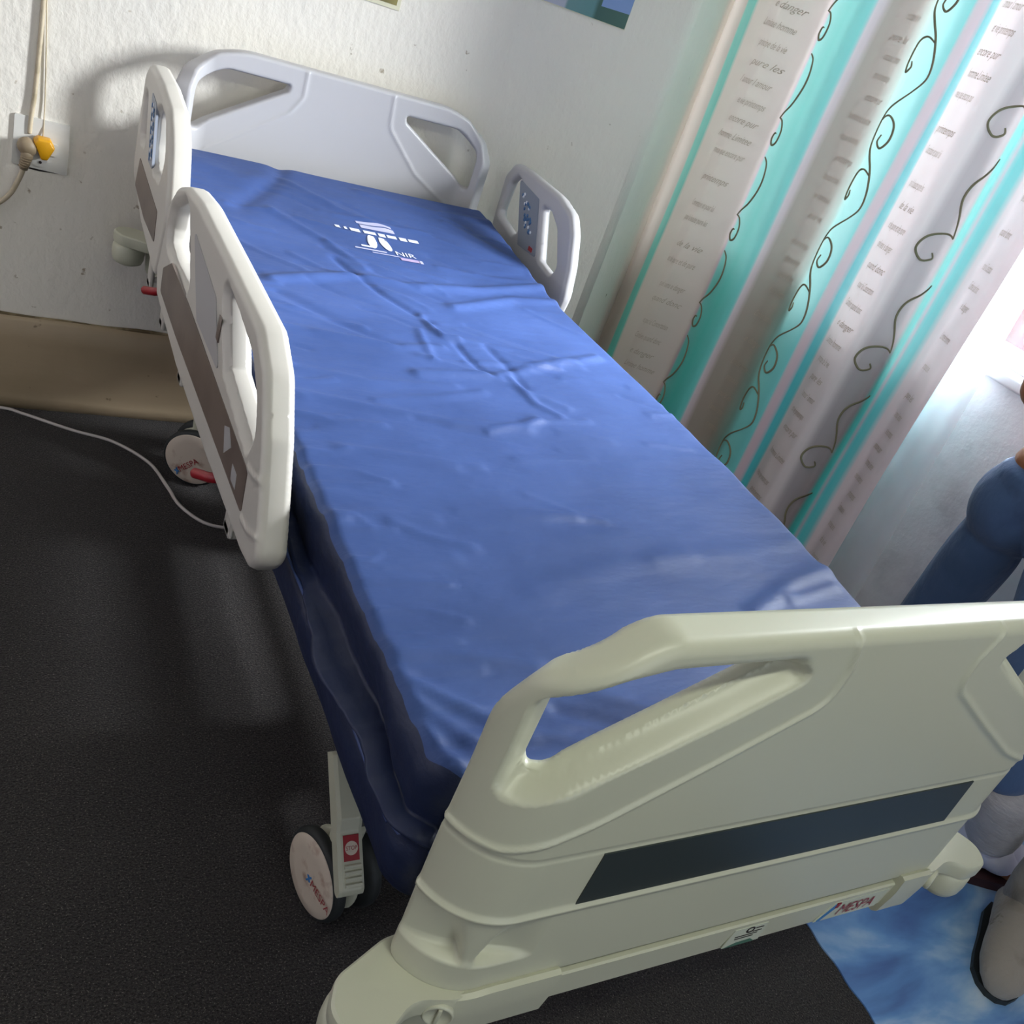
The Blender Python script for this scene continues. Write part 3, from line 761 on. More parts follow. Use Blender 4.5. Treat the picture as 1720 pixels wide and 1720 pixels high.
for k in range(4):
    s0 = 0.172 + k*.0098
    vs = [pedal_map(x_, s_, n_) for x_ in (.583, .612) for s_, n_ in ((s0, .026), (s0+.002, .030), (s0+.006, .030), (s0+.007, .026))]
    mb.add(vs, [(0, 1, 2, 3), (7, 6, 5, 4), (0, 4, 5, 1), (1, 5, 6, 2), (2, 6, 7, 3), (3, 7, 4, 0)], 0, False)
ped = mb.build('brake_pedal', M['plastic'], bed)
mb = MB(); st = lambda u, v, w: pedal_map(u, v, w)
mb.prism([(.583, .126), (.610, .126), (.610, .167), (.583, .167)], st, .0255, .0272, 0)
cir = [(.5965 + .0112*math.cos(2*math.pi*k/28), .147 + .0112*math.sin(2*math.pi*k/28)) for k in range(28)]
mb.prism(cir, st, .027, .0277, 1)
put_text(mb, 'STOP', 0.0092, .5965, .147, lambda u, v, w: pedal_map(u, .294 - v, w), .0280, 0, .9, 0)
mb.build('stop_label', [M['red'], M['wheel_cover']], ped)

# ------------------------------------------------------------------ mattress
folds = [
    ([ (0.532, 1.791), (0.760, 1.892), (0.887, 1.883), (1.060, 1.928), (1.318, 2.034) ], 10, 0.022),
    ([ (0.612, 2.181), (0.713, 2.072), (0.778, 1.949) ], 5, 0.018),
    ([ (0.688, 2.388), (0.797, 2.268), (0.906, 2.207) ], 5, 0.018),
    ([ (0.715, 1.974), (0.773, 1.802), (0.845, 1.692) ], -6, 0.014),
    ([ (0.534, 1.720), (0.617, 1.625), (0.716, 1.550) ], -4, 0.02),
    ([ (0.834, 1.718), (0.835, 1.647), (0.846, 1.615), (0.876, 1.612) ], 7, 0.012),
    ([ (0.866, 1.588), (0.875, 1.495), (0.890, 1.455) ], -5, 0.012),
    ([ (0.798, 1.637), (0.787, 1.555), (0.781, 1.504) ], 4, 0.012),
    ([ (0.725, 1.437), (0.898, 1.456), (1.030, 1.529), (1.236, 1.623) ], 7, 0.018),
    ([ (0.488, 1.568), (0.598, 1.556), (0.713, 1.542), (0.823, 1.564) ], 6, 0.016),
    ([ (0.473, 1.411), (0.614, 1.381), (0.783, 1.399) ], 4, 0.018),
    ([ (0.452, 1.322), (0.585, 1.290), (0.728, 1.261), (0.870, 1.258), (0.914, 1.296) ], 6, 0.018),
    ([ (0.929, 1.450), (0.946, 1.360), (0.980, 1.321) ], 5, 0.014),
    ([ (0.938, 1.593), (0.953, 1.518), (0.947, 1.418) ], -4, 0.013),
    ([ (0.433, 1.164), (0.520, 1.146), (0.671, 1.118) ], 3, 0.018),
    ([ (0.449, 1.250), (0.506, 1.231), (0.587, 1.233) ], 4, 0.012),
    ([ (0.413, 0.985), (0.507, 0.986), (0.652, 0.974), (0.831, 0.996) ], 4, 0.02),
    ([ (0.416, 0.966), (0.450, 0.970) ], 5, 0.01),
    ([ (0.409, 0.884), (0.471, 0.878), (0.579, 0.890) ], 2.5, 0.02),
    ([ (0.421, 0.723), (0.493, 0.714), (0.609, 0.682) ], 6, 0.02),
    ([ (0.418, 0.691), (0.466, 0.645), (0.515, 0.603) ], 7, 0.014),
    ([ (0.417, 0.668), (0.458, 0.606), (0.480, 0.573) ], 5, 0.014),
    ([ (0.416, 0.624), (0.437, 0.571), (0.451, 0.545) ], 5, 0.012),
    ([ (0.650, 0.646), (0.723, 0.603), (0.772, 0.578) ], 5, 0.016),
    ([ (0.606, 0.611), (0.688, 0.575) ], -5, 0.014),
    ([ (0.558, 0.580), (0.624, 0.554) ], 4, 0.014),
    ([ (1.044, 0.766), (1.174, 0.828), (1.290, 0.861) ], 7, 0.02),
    ([ (1.142, 0.791), (1.264, 0.818) ], 5, 0.014),
    ([ (0.680, 0.825), (0.852, 0.876), (0.995, 0.898) ], 3, 0.03),
    ([ (0.929, 0.890), (1.137, 0.915), (1.343, 0.952) ], 3, 0.025),
    ([ (0.940, 1.790), (1.150, 1.907), (1.318, 1.946) ], 8, 0.022),
    ([ (1.120, 2.320), (1.220, 2.217), (1.315, 2.102) ], 5, 0.018),
    ([ (0.900, 2.420), (1.100, 2.380), (1.310, 2.400) ], 5, 0.02),
    ([ (0.995, 2.090), (1.100, 2.021), (1.270, 2.085) ], -3, 0.02),
    ([ (0.698, 2.480), (0.682, 2.400), (0.542, 2.175) ], -7, 0.03),
    ([ (0.484, 2.397), (0.570, 2.319), (0.726, 2.450) ], 3, 0.04),
]
MX0, MX1, MY0, MY1 = 0.424, 1.300, 0.530, 2.490
_r = random.Random(11)
for _k in range(46):      # finer creases, mostly running across the bed
    _y = _r.uniform(.95, 2.42); _x = _r.uniform(.46, 1.22); _L = _r.uniform(.10, .30); _a = _r.uniform(-.55, .35) - .25*(_y > 1.75)
    _m = (_x + _L*.5*math.cos(_a), _y + _L*.5*math.sin(_a) + _r.uniform(-.015, .015))
    folds.append(([(_x, _y), _m, (min(1.30, _x + _L*math.cos(_a)), _y + _L*math.sin(_a))], _r.choice((-2.6, 2.2, 3.0, 3.4)), _r.uniform(.009, .015)))
for _k in range(26):      # pulls in the cover along the left edge
    _y = .58 + _k*.052 + _r.uniform(-.014, .014); _L = _r.uniform(.04, .13)
    folds.append(([(.426, _y), (.426 + _L*.6, _y - .004), (.426 + _L, _y - _r.uniform(-.01, .03))], _r.choice((-2.4, 2.8, 3.2)), _r.uniform(.006, .010)))
def top_z(x, y):
    z = 0.822 + 0.042*sstep(1.9, 2.5, y) - 0.010*sstep(1.2, 0.6, y)
    for pl, a, w in folds:
        d = dpolyline(pl, x, y); L = sum(math.hypot(b[0]-a_[0], b[1]-a_[1]) for a_, b in zip(pl[:-1], pl[1:]))
        z = z + 0.001*a*0.9*np.exp(-(d/(w*.8))**2)
    z = z + 0.0035*np.sin(3.1*x + 2.0*y) * np.sin(2.3*y) + 0.0016*np.sin(21*x*0.5 + 38*y) * (0.5+0.5*np.sin(4*x+3*y))
    return z
nx, ny = 150, 330
gx = np.linspace(0, 1, nx); gy = np.linspace(0, 1, ny)
A, B = np.meshgrid(gx, gy, indexing='ij')
rc = 0.045
X_ = MX0 + (MX1-MX0)*A; Y_ = MY0 + (MY1-MY0)*B
# round the plan corners
ex = np.minimum(X_-MX0, MX1-X_); ey = np.minimum(Y_-MY0, MY1-Y_)
cm = (ex < rc) & (ey < rc)
qx = rc-ex; qy = rc-ey; mx_ = np.maximum(qx, qy); ln = np.hypot(qx, qy) + 1e-9
k = np.where(cm, mx_/ln, 1.0)
X_ = np.where(cm, np.where(X_ < XC-.01, MX0+rc-qx*k, MX1-rc+qx*k), X_); Y_ = np.where(cm, np.where(Y_ < 1.5, MY0+rc-qy*k, MY1-rc+qy*k), Y_)
edge = np.minimum(np.minimum(X_-MX0, MX1-X_), np.minimum(Y_-MY0, MY1-Y_))
Z_ = top_z(X_, Y_)
Z_ = Z_ - 0.009*np.clip(1-edge/0.014, 0, 1)**2
# short puckers where the cover is pulled over the left edge
pk = np.exp(-((X_-MX0)/0.05)**2)*0.0022*(np.sin(95*Y_ + 3*np.sin(11*Y_)) * (0.4+0.6*np.sin(6.3*Y_+1)**2)); Z_ = Z_ + pk
bm = bmesh.new(); vg = [[bm.verts.new((float(X_[i, j]), float(Y_[i, j]), float(Z_[i, j]))) for j in range(ny)] for i in range(nx)]
for i in range(nx-1):
    for j in range(ny-1): bm.faces.new((vg[i][j], vg[i+1][j], vg[i+1][j+1], vg[i][j+1])).smooth = True
per = [(i, 0) for i in range(nx)] + [(nx-1, j) for j in range(1, ny)] + [(i, ny-1) for i in range(nx-2, -1, -1)] + [(0, j) for j in range(ny-2, 0, -1)]
# wall profile: (fraction of height, outward offset); the overhanging flap of the zip makes a ridge at mid height
prof_side = [(0.06, .004), (0.13, .005), (0.20, .002), (0.28, -.003), (0.36, -.006), (0.40, -.010), (0.425, -.006), (0.440, .010), (0.455, .024), (0.468, .027), (0.480, .024), (0.488, .004), (0.51, -.006), (0.57, .005), (0.66, .008), (0.78, .008), (0.90, .004), (0.97, -.006), (1.0, -.022)]
cx0, cy0 = (MX0+MX1)/2, (MY0+MY1)/2
prev = [vg[i][j] for i, j in per]; N = len(prev)
base_xy = []
for q, (i, j) in enumerate(per):
    a = per[(q+1) % N]; b = per[q-1]
    tx = X_[a]-X_[b]; ty = Y_[a]-Y_[b]; l = math.hypot(tx, ty) + 1e-9
    base_xy.append((float(X_[i, j]), float(Y_[i, j]), float(Z_[i, j]), float(ty/l), float(-tx/l)))
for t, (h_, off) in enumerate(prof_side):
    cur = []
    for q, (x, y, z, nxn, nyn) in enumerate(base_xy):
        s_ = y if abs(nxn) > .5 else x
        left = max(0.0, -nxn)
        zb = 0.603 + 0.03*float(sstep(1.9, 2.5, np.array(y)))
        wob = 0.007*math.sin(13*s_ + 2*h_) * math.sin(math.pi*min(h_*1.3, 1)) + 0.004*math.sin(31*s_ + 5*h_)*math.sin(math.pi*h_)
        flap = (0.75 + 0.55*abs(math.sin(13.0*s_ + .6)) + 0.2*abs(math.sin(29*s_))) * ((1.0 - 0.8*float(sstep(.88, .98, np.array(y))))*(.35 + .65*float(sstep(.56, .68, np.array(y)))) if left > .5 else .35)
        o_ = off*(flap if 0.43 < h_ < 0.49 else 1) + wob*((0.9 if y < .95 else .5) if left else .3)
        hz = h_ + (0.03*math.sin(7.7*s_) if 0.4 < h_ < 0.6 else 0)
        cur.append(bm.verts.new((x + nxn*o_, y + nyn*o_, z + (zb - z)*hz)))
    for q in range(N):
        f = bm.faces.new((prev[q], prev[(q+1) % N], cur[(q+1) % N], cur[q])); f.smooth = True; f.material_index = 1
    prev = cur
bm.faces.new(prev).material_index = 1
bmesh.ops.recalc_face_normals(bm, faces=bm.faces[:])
me = bpy.data.meshes.new('mattress'); bm.to_mesh(me); bm.free(); me.materials.append(M['mattress']); me.materials.append(M['mattress_side_shaded'])
mat_o = bpy.data.objects.new('mattress', me); C.objects.link(mat_o)
tag(mat_o, 'navy blue wipe-clean mattress with wrinkled cover on the hospital bed', 'mattress')
# zip running round the side, under the flap
mb = MB(); pts = []
for y in np.linspace(2.40, MY0+.05, 60): pts.append((MX0 - .010, y, .700 + .004*math.sin(9*y)))
for a in np.linspace(0, math.pi/2, 10): pts.append((MX0+.05 - .058*math.cos(a), MY0+.05 - .058*math.sin(a), .700))
for x in np.linspace(MX0+.06, 1.2, 12): pts.append((x, MY0 - .009, .700))
mb.tube(pts, .0035, 6); mb.build('zip', M['zip'], mat_o)
# printed marks near the head end
def mprint(u, v, w):   # u to the right as the print is read from the foot end
    x = 0.85 + u; y = 2.115 + v
    z = float(top_z(np.array([x]), np.array([y]))[0]); return Vector((x, y, z + w))
mb = MB()
def block(u0, u1, v0, v1, mi):
    nu, nv = 8, 3; vs = [mprint(u0 + (u1-u0)*i/nu, v0 + (v1-v0)*j/nv, .0012) for i in range(nu+1) for j in range(nv+1)]
    mb.add(vs, [(i*(nv+1)+j, (i+1)*(nv+1)+j, (i+1)*(nv+1)+j+1, i*(nv+1)+j+1) for i in range(nu) for j in range(nv)], mi, True)
block(-.018, .075, .088, .100, 2); block(-.012, .078, .066, .084, 2)
for k, (a, b) in enumerate(((-.085, -.073), (-.062, -.055), (-.047, -.022), (-.012, .020), (.027, .045), (.050, .075), (.083, .103), (.108, .135))):
    block(a, b, .034 + .002*(k % 2), .052, 0)
for s in (-1, 1):
    vs = []; c = (0.012 + s*.017, -.008)
    for i in range(20):
        a = 2*math.pi*i/20; vs.append(mprint(c[0] + .012*math.cos(a) - s*.004*math.sin(a), c[1] + .034*math.sin(a), .0014))
    mb.add(vs, [tuple(range(20))], 0, False)
put_text(mb, 'NIR', .030, .070, -.048, mprint, .0014, 0, 1.1, 0)
block(-.040, -.010, -.040, -.032, 0); block(-.06, .02, -.055, -.049, 2); block(-.02, .05, -.066, -.062, 2); block(.05, .098, -.080, -.066, 1); block(.100, .108, -.082, -.066, 2)
mb.build('printed_marks', [M['white_print'], M['pink_print'], M['lilac_print']], mat_o, fixn=False)

# ------------------------------------------------------------------ added ceiling batten, out of view, to light the footboard
M['added_tube_glow'] = bpy.data.materials.new('added_lit_tube'); M['added_tube_glow'].use_nodes = True
_b = M['added_tube_glow'].node_tree.nodes['Principled BSDF']; _b.inputs['Emission Color'].default_value = (1, 1, .86, 1); _b.inputs['Emission Strength'].default_value = 4
added_lamp = thing('added_ceiling_lamp', (0.42, -0.30, 2.6), 'added white fluorescent batten, out of view, as fill light for the footboard', 'added_lamp')
mb = MB(); mb.box((-0.18, -0.34, 2.55), (1.02, -0.26, 2.6), bevel=.006); mb.build('fitting', M['white_frame'], added_lamp)
mb = MB(); mb.tube([(-0.16, -0.30, 2.530), (1.00, -0.30, 2.530)], .013, 14); mb.build('tube', M['added_tube_glow'], added_lamp)
_l = bpy.data.lights.new('added_tube_light', 'AREA'); _l.shape = 'RECTANGLE'; _l.size = 1.15; _l.size_y = .10; _l.energy = 11.5; _l.color = (.96, 1, .84)
_o = bpy.data.objects.new('added_tube_light', _l); C.objects.link(_o); _o.location = (0.42, -0.30, 2.512); _o.rotation_euler = (math.radians(18), 0, 0)

# ------------------------------------------------------------------ curtains
cpts = [(3.27, .00), (3.21, .035), (3.13, .0), (3.05, -.022), (2.97, -.01), (2.88, -.036), (2.78, -.028), (2.70, -.004), (2.60, -.036), (2.50, -.046), (2.455, -.018), (2.42, .028), (2.36, .046), (2.30, .026), (2.22, -.040), (2.13, -.050), (2.085, -.018), (2.06, -.012), (2.0, -.044), (1.93, -.050), (1.895, -.005), (1.86, .040), (1.82, .012), (1.77, -.046), (1.735, -.040), (1.70, .000), (1.66, -.022), (1.625, -.030), (1.60, -.004)]
cy_ = np.array([p[0] for p in cpts][::-1]); cd_ = np.array([p[1] for p in cpts][::-1])
ker_y = np.linspace(cy_[0], cy_[-1], 700); ker_d = np.interp(ker_y, cy_, cd_)
kk = np.exp(-np.linspace(-2.2, 2.2, 27)**2); kk /= kk.sum()
ker_d = np.convolve(np.pad(ker_d, 13, mode='edge'), kk, mode='valid')
def curt_x(y, z):
    y = np.asarray(y, float)
    return 2.40 + np.interp(y + 0.012*np.sin(2.1*np.asarray(z)) , ker_y, ker_d) * (0.80 + 0.16*np.asarray(z)) + 0.004*np.sin(5*np.asarray(z) + 9*y)
def cpos(y, z, off=0.0):
    # the far end of the curtain swings into the room, clear of the wall
    k = float(sstep(2.62, 3.12, np.array(y, float)))
    return Vector((float(curt_x(y, z)) - off - .175*k, y - .228*k, z))
def T_(y): return (3.27 - y) / 1.67
stops = [(3.27, (96, 168, 150)), (3.225, (190, 178, 164)), (3.085, (188, 176, 162)), (3.078, (92, 196, 178)), (3.032, (92, 190, 172)), (3.026, (212, 198, 184)), (2.69, (222, 206, 198)),  # beige and grey stops in the fold valleys are shade painted into the print
         (2.672, (214, 188, 194)), (2.655, (120, 216, 208)), (2.56, (84, 212, 200)), (2.475, (116, 224, 218)), (2.470, (234, 220, 226)), (2.452, (214, 194, 198)), (2.444, (172, 156, 144)), (2.36, (174, 160, 146)),
         (2.29, (146, 178, 166)), (2.20, (140, 224, 218)), (2.115, (126, 220, 218)), (2.108, (222, 196, 204)), (2.085, (216, 192, 202)), (2.078, (78, 196, 204)), (2.052, (88, 200, 206)),
         (2.045, (226, 212, 210)), (1.905, (228, 212, 212)), (1.89, (178, 162, 166)), (1.835, (176, 164, 166)), (1.80, (70, 208, 198)), (1.752, (84, 214, 208)), (1.747, (214, 180, 192)), (1.735, (84, 204, 206)), (1.715, (110, 204, 206)), (1.706, (224, 208, 210))]
M['curtain'] = ramp_mat('curtain_print_and_shade', [(T_(y), c) for y, c in stops], 'UV', 0.75, translucent=0.055, whiten=0.42)
M['vine'] = mat('vine_print', (140, 132, 106), 0.8); M['script'] = mat('script_print', (186, 168, 152), 0.85)
CZ0, CZ1 = 0.06, 2.32
ys = np.linspace(3.27, 1.60, 430); zs = np.linspace(CZ0, CZ1, 60)
vs = []; uv = []
for z in zs:
    for y in ys: vs.append(cpos(y, z)); uv.append((T_(y), (z-CZ0)/(CZ1-CZ0)))
ncol = len(ys); nrow = len(zs)
fs = [(i*ncol+j, i*ncol+j+1, (i+1)*ncol+j+1, (i+1)*ncol+j) for i in range(nrow-1) for j in range(ncol-1)]
mbc = MB(); mbc.add(vs, fs, 0, True); nfab = len(vs)
def vine_pts(loc, y0, z0, sgn=1, sc_=1.0):
    return [(y0 - sgn*a*sc_, z0 + b*sc_) for a, b in loc]
def spline(p, n=6):
    p = [np.array(q) for q in p]; out = []
    for i in range(len(p)-1):
        p0 = p[max(i-1, 0)]; p1 = p[i]; p2 = p[i+1]; p3 = p[min(i+2, len(p)-1)]
        for k in range(n):
            t = k/n; out.append(.5*((2*p1) + (-p0+p2)*t + (2*p0-5*p1+4*p2-p3)*t*t + (-p0+3*p1-3*p2+p3)*t**3))
    out.append(p[-1]); return out
def ribbon(pts, r0=0.0022, r1=0.0036):
    P = spline(pts); n_ = len(P)
    pp = [cpos(q[0], q[1], .0015) for q in P]
    rr_ = [r0 + (r1-r0)*math.sin(math.pi*i/(n_-1)) for i in range(n_)]
    mbc.tube(pp, rr_, 6, 1)
stem = [(-.012, .005), (.022, -.012), (.042, -.055), (.040, -.10), (.016, -.15), (-.018, -.185), (-.032, -.205)]
curl = [(-.034, -.205), (-.004, -.212), (.022, -.240), (.020, -.278), (-.004, -.292), (-.024, -.276), (-.020, -.255), (-.008, -.254)]
for k in range(7):
    z0 = 2.22 - .34*k
    ribbon(vine_pts(stem, 2.645, z0)); ribbon(vine_pts(curl, 2.645, z0))
stem2 = [(.02, .02), (-.03, -.03), (-.062, -.075), (-.055, -.13), (-.02, -.175), (.015, -.215), (.045, -.27), (.050, -.32), (.02, -.36)]
curlA = [(-.058, -.072), (-.02, -.055), (.018, -.075), (.028, -.115), (.006, -.145), (-.018, -.132), (-.014, -.11)]
curlB = [(.02, -.225), (-.02, -.215), (-.055, -.24), (-.066, -.285), (-.046, -.315), (-.028, -.30), (-.036, -.285)]
for k in range(6):
    z0 = 2.28 - .38*k
    for c in (stem2, curlA, curlB): ribbon(vine_pts(c, 2.185, z0))
stem3 = [(.05, .03), (.01, -.005), (-.028, -.05), (-.036, -.11), (-.018, -.17), (.006, -.225)]
curl3 = [(.004, -.225), (-.028, -.220), (-.060, -.245), (-.070, -.29), (-.050, -.32), (-.030, -.305), (-.036, -.288)]
for k in range(6):
    z0 = 2.16 - .36*k
    for c in (stem3, curl3): ribbon(vine_pts(c, 1.835, z0, 1, .9))
words = ['printemps', 'Concertation', 'pour la beaute', 'de la vie', 'et de pure', 'quel sens', 'quand donc', 'et pour lui', 'Cambien', 'e danger', 'Limitee', 'principe', 'pure les', 'l amour', 'et vie', 'encore pur', 'homme', 'mieux que']
cache = {}
def script(body, yc, z, size, shear=.45, sx=1.0):
    key = (body, size)
    if key not in cache: cache[key] = text_polys(body, size, shear)
    v2, f2 = cache[key]
    mbc.add([cpos(yc - a*sx, z + b, .0016) for a, b, _ in v2], f2, 2, False)
rng = random.Random(5)
for (yc, w_, n0, sx) in ((2.86, .27, 0, .95), (1.982, .115, 7, .62), (2.375, .10, 3, .55), (1.660, .060, 11, .45)):
    z = 2.24; k = n0
    while z > .2:
        b = words[k % len(words)] + (' ' + words[(k*5 + 2) % len(words)] if k % 3 else '')
        script(b, yc + rng.uniform(-.015, .015)*sx, z, .034, .6, w_ * .82 / (len(b) * .0172) * rng.uniform(.85, 1.05))
        z -= rng.choice((.056, .060, .064, .095)); k += 1
cur_o = mbc.build('curtain', [M['curtain'], M['vine'], M['script']], None, fixn=False)
uvl = cur_o.data.uv_layers.new(name='UVMap'); li = np.empty(len(cur_o.data.loops), int); cur_o.data.loops.foreach_get('vertex_index', li)
uva = np.zeros((len(cur_o.data.vertices), 2)); uva[:nfab] = uv; uvl.data.foreach_set('uv', uva[li].astype(np.float32).ravel())
tag(cur_o, 'printed curtain with turquoise bands, scroll vines and handwriting beside the bed', 'curtain')
# sheer
M['sheer'] = ramp_mat('sheer_voile', [(0, (236, 236, 244)), (1, (240, 240, 246))], 'UV', 0.8, translucent=0.25, transparent=0.60)
ys = np.linspace(2.05, 1.56, 130); vs = []
for z in np.linspace(0.07, 2.32, 40):
    for y in ys: vs.append((2.475 + .012*math.sin(y*38 + .4*z) + .006*math.sin(y*71), y - 0.055*(1 - min(z/1.3, 1))*max(0, 1 - (y - 1.56)/.3), z))
nc = len(ys); fs = [(i*nc+j, i*nc+j+1, (i+1)*nc+j+1, (i+1)*nc+j) for i in range(39) for j in range(nc-1)]
mb = MB(); mb.add(vs, fs); tag(mb.build('sheer_curtain', M['sheer']), 'plain white sheer curtain hanging between the printed curtain and the bare window', 'curtain')
# rail that both hang from
mb = MB(); mb.tube([(2.44, 0.4, 2.34), (2.44, 3.2, 2.34)], .014, 14)
for y in (0.45, 1.8, 3.1): mb.box((2.44, y - .012, 2.328), (XR, y + .012, 2.352), bevel=.003)
tag(mb.build('curtain_rail', M['white_frame']), 'white rail above the window that carries both curtains', 'curtain rail')

# ------------------------------------------------------------------ mat on the floor
def mat_print():
    m = bpy.data.materials.new('sky_print_mat'); m.use_nodes = True; nt = m.node_tree; b = nt.nodes['Principled BSDF']
    b.inputs['Roughness'].default_value = 0.42
    tc = nt.nodes.new('ShaderNodeTexCoord'); mp = nt.nodes.new('ShaderNodeMapping'); mp.inputs['Rotation'].default_value = (0, 0, .6); mp.inputs['Scale'].default_value = (1.7, 5.0, 1)
    nt.links.new(tc.outputs['Object'], mp.inputs[0])
    n = nt.nodes.new('ShaderNodeTexNoise'); n.inputs['Scale'].default_value = 1.7; n.inputs['Detail'].default_value = 8; n.inputs['Distortion'].default_value = 0.5
    nt.links.new(mp.outputs[0], n.inputs['Vector'])
    r = nt.nodes.new('ShaderNodeValToRGB'); e = r.color_ramp.elements
    while len(e) < 6: e.new(.5)
    for el, (p, c) in zip(e, ((.28, (74, 104, 160)), (.42, (96, 140, 196)), (.50, (118, 160, 208)), (.58, (160, 190, 218)), (.66, (206, 218, 226)), (.78, (238, 238, 236)))): el.position = p; el.color = lin(c)
    nt.links.new(n.outputs[0], r.inputs[0]); nt.links.new(r.outputs[0], b.inputs['Base Color']); return m
mb = MB(); edge = [(1.594 + .0025*math.sin(70*y) + .006*math.sin(3*y) + .02*(y - .5)*.3, y) for y in np.linspace(-.55, 1.05, 120)]
pl_ = edge + [(2.50, 1.05), (2.50, -.55)]; n = len(pl_)
mb.prism(pl_, lambda u, v, w: Vector((u, v, w)), .0005, .004)
tag(mb.build('floor_mat', mat_print()), 'blue floor mat printed with sky and white cloud streaks, right of the footboard', 'mat')

# ------------------------------------------------------------------ socket, plugs, cables on the back wall
def wallp(x, z, w=0.0): return Vector((x + w*math.sin(-YW), wall_y(x) - w, z))
sock = thing('wall_socket', tuple(wallp(.16, .74)), 'cream double wall socket plate low on the wall left of the bed', 'socket')
mb = MB(); mb.prism(fillet([(.098, .683), (.224, .678), (.222, .803), (.099, .806)], .004, 3), lambda u, v, w: wallp(u, v, w), 0, .006); mb.build('plate', M['outlet'], sock)
mb = MB(); mb.prism(fillet([(.172, .722), (.197, .720), (.198, .751), (.173, .752)], .002, 2), lambda u, v, w: wallp(u, v, w), .005, .010); mb.build('switch', M['outlet'], sock)
mb = MB(); mb.prism(fillet([(.143, .688), (.176, .688), (.180, .735), (.140, .735)], .012, 4), lambda u, v, w: wallp(u, v, w), .005, .009)
mb.lathe([(.0035, 0), (.0035, .001), (0, .001)], Matrix.Translation(wallp(.161, .700, .0095)) @ Matrix.Rotation(math.pi/2, 4, 'X'), 12, 1)
mb.build('socket_face', [M['outlet'], M['black_print']], sock)
mb = MB(); mb.prism([(.112, .6815), (.205, .6785), (.205, .6770), (.160, .6745), (.130, .6765), (.112, .6795)], lambda u, v, w: wallp(u, v, w), .0003, .0012); mb.build('plate_edge_strip', M['black_print'], sock)  # thin dark strip along the plate's lower edge
yp = thing('yellow_plug', tuple(wallp(.163, .74, .02)), 'yellow three-pin plug pushed into the wall socket', 'plug')
hexp = fillet([(.140, .757), (.150, .767), (.178, .766), (.189, .748), (.174, .716), (.160, .714)], .005, 3)
mb = MB(); cxx = .163; czz = .742; rings = []
for sc__, w in ((.92, .0095), (1, .013), (1, .036), (.92, .042), (.8, .0435)): rings += [wallp(cxx + (u-cxx)*sc__, czz + (v-czz)*sc__, w) for u, v in hexp]
n = len(hexp); fs = [tuple(range(n)), tuple(4*n+k for k in range(n))]
for i in range(4):
    for k in range(n): fs.append((i*n+k, i*n+(k+1) % n, (i+1)*n+(k+1) % n, (i+1)*n+k))
mb.add(rings, fs); mb.build('plug_body', M['yellow'], yp)
mb = MB(); mb.tube([wallp(.1625, .760, .012), wallp(.1635, .79, .006), wallp(.1625, .85, .004), wallp(.160, .92, .004), wallp(.156, 1.0, .004), wallp(.150, 1.1, .004), wallp(.146, 1.3, .004)], .0016, 8); mb.build('thin_lead', M['cord'], yp)
gp = thing('beige_plug', tuple(wallp(.13, .73, .02)), 'beige moulded plug with a thick lead, left of the yellow plug', 'plug')
mb = MB()
bm = bmesh.new(); bmesh.ops.create_uvsphere(bm, u_segments=24, v_segments=16, radius=1)
for v in bm.verts:
    p = wallp(.128 + v.co.x*.023 - .002*v.co.z, .738 + v.co.z*.023, .031 + v.co.y*.020); v.co = p
mb.bm(bm)
mb.tube([wallp(.130, .735, .034), wallp(.128, .715, .034), wallp(.1255, .697, .033), wallp(.123, .682, .031)], [.016, .0135, .0115, .0095], 14)
for k in range(5): mb.tube([wallp(.1285 - .0016*k, .715 - .006*k, .0337), wallp(.1282 - .0016*k, .7125 - .006*k, .0336)], .0142 - .0008*k, 14)
mb.build('plug_body', M['plug_grey'], gp)
mb = MB(); mb.tube(spline([tuple(wallp(.123, .684, .031)), tuple(wallp(.115, .655, .028)), tuple(wallp(.098, .612, .024)), tuple(wallp(.070, .578, .02)), tuple(wallp(.02, .54, .02)), tuple(wallp(-.05, .45, .02)), tuple(wallp(-.10, .30, .035)), (-.13, 2.62, .10), (-.12, 2.58, .012), (-.05, 2.60, .006), (0.05, 2.625, .006)], 8), .0062, 12); mb.build('lead', M['cord'], gp)
mb = MB(); mb.tube(spline([tuple(wallp(.1335, .765, .006)), tuple(wallp(.1345, .80, .007)), tuple(wallp(.1395, .86, .006)), tuple(wallp(.1425, .95, .006)), tuple(wallp(.1450, 1.06, .006)), tuple(wallp(.1460, 1.3, .006)), tuple(wallp(.147, 2.0, .006)), tuple(wallp(.147, 2.59, .006))], 8), .0052, 12)
tag(mb.build('wall_cable', M['cord']), 'painted-over cable running straight up the wall from the socket', 'cable')
mb = MB()
cp = [(-.25, 2.60), (-.05, 2.625), (.102, 2.622), (.161, 2.595), (.279, 2.524), (.384, 2.473), (.468, 2.371), (.501, 2.253), (.520, 2.169), (.560, 2.100), (.604, 2.070), (.660, 2.068), (.74, 2.09), (.80, 2.06)]
mb.tube([(float(q[0]), float(q[1]), .0055) for q in spline(cp, 8)], .0045, 10)
tag(mb.build('floor_cable', M['cable']), 'thin pale cable curving over the carpet and under the bed', 'cable')

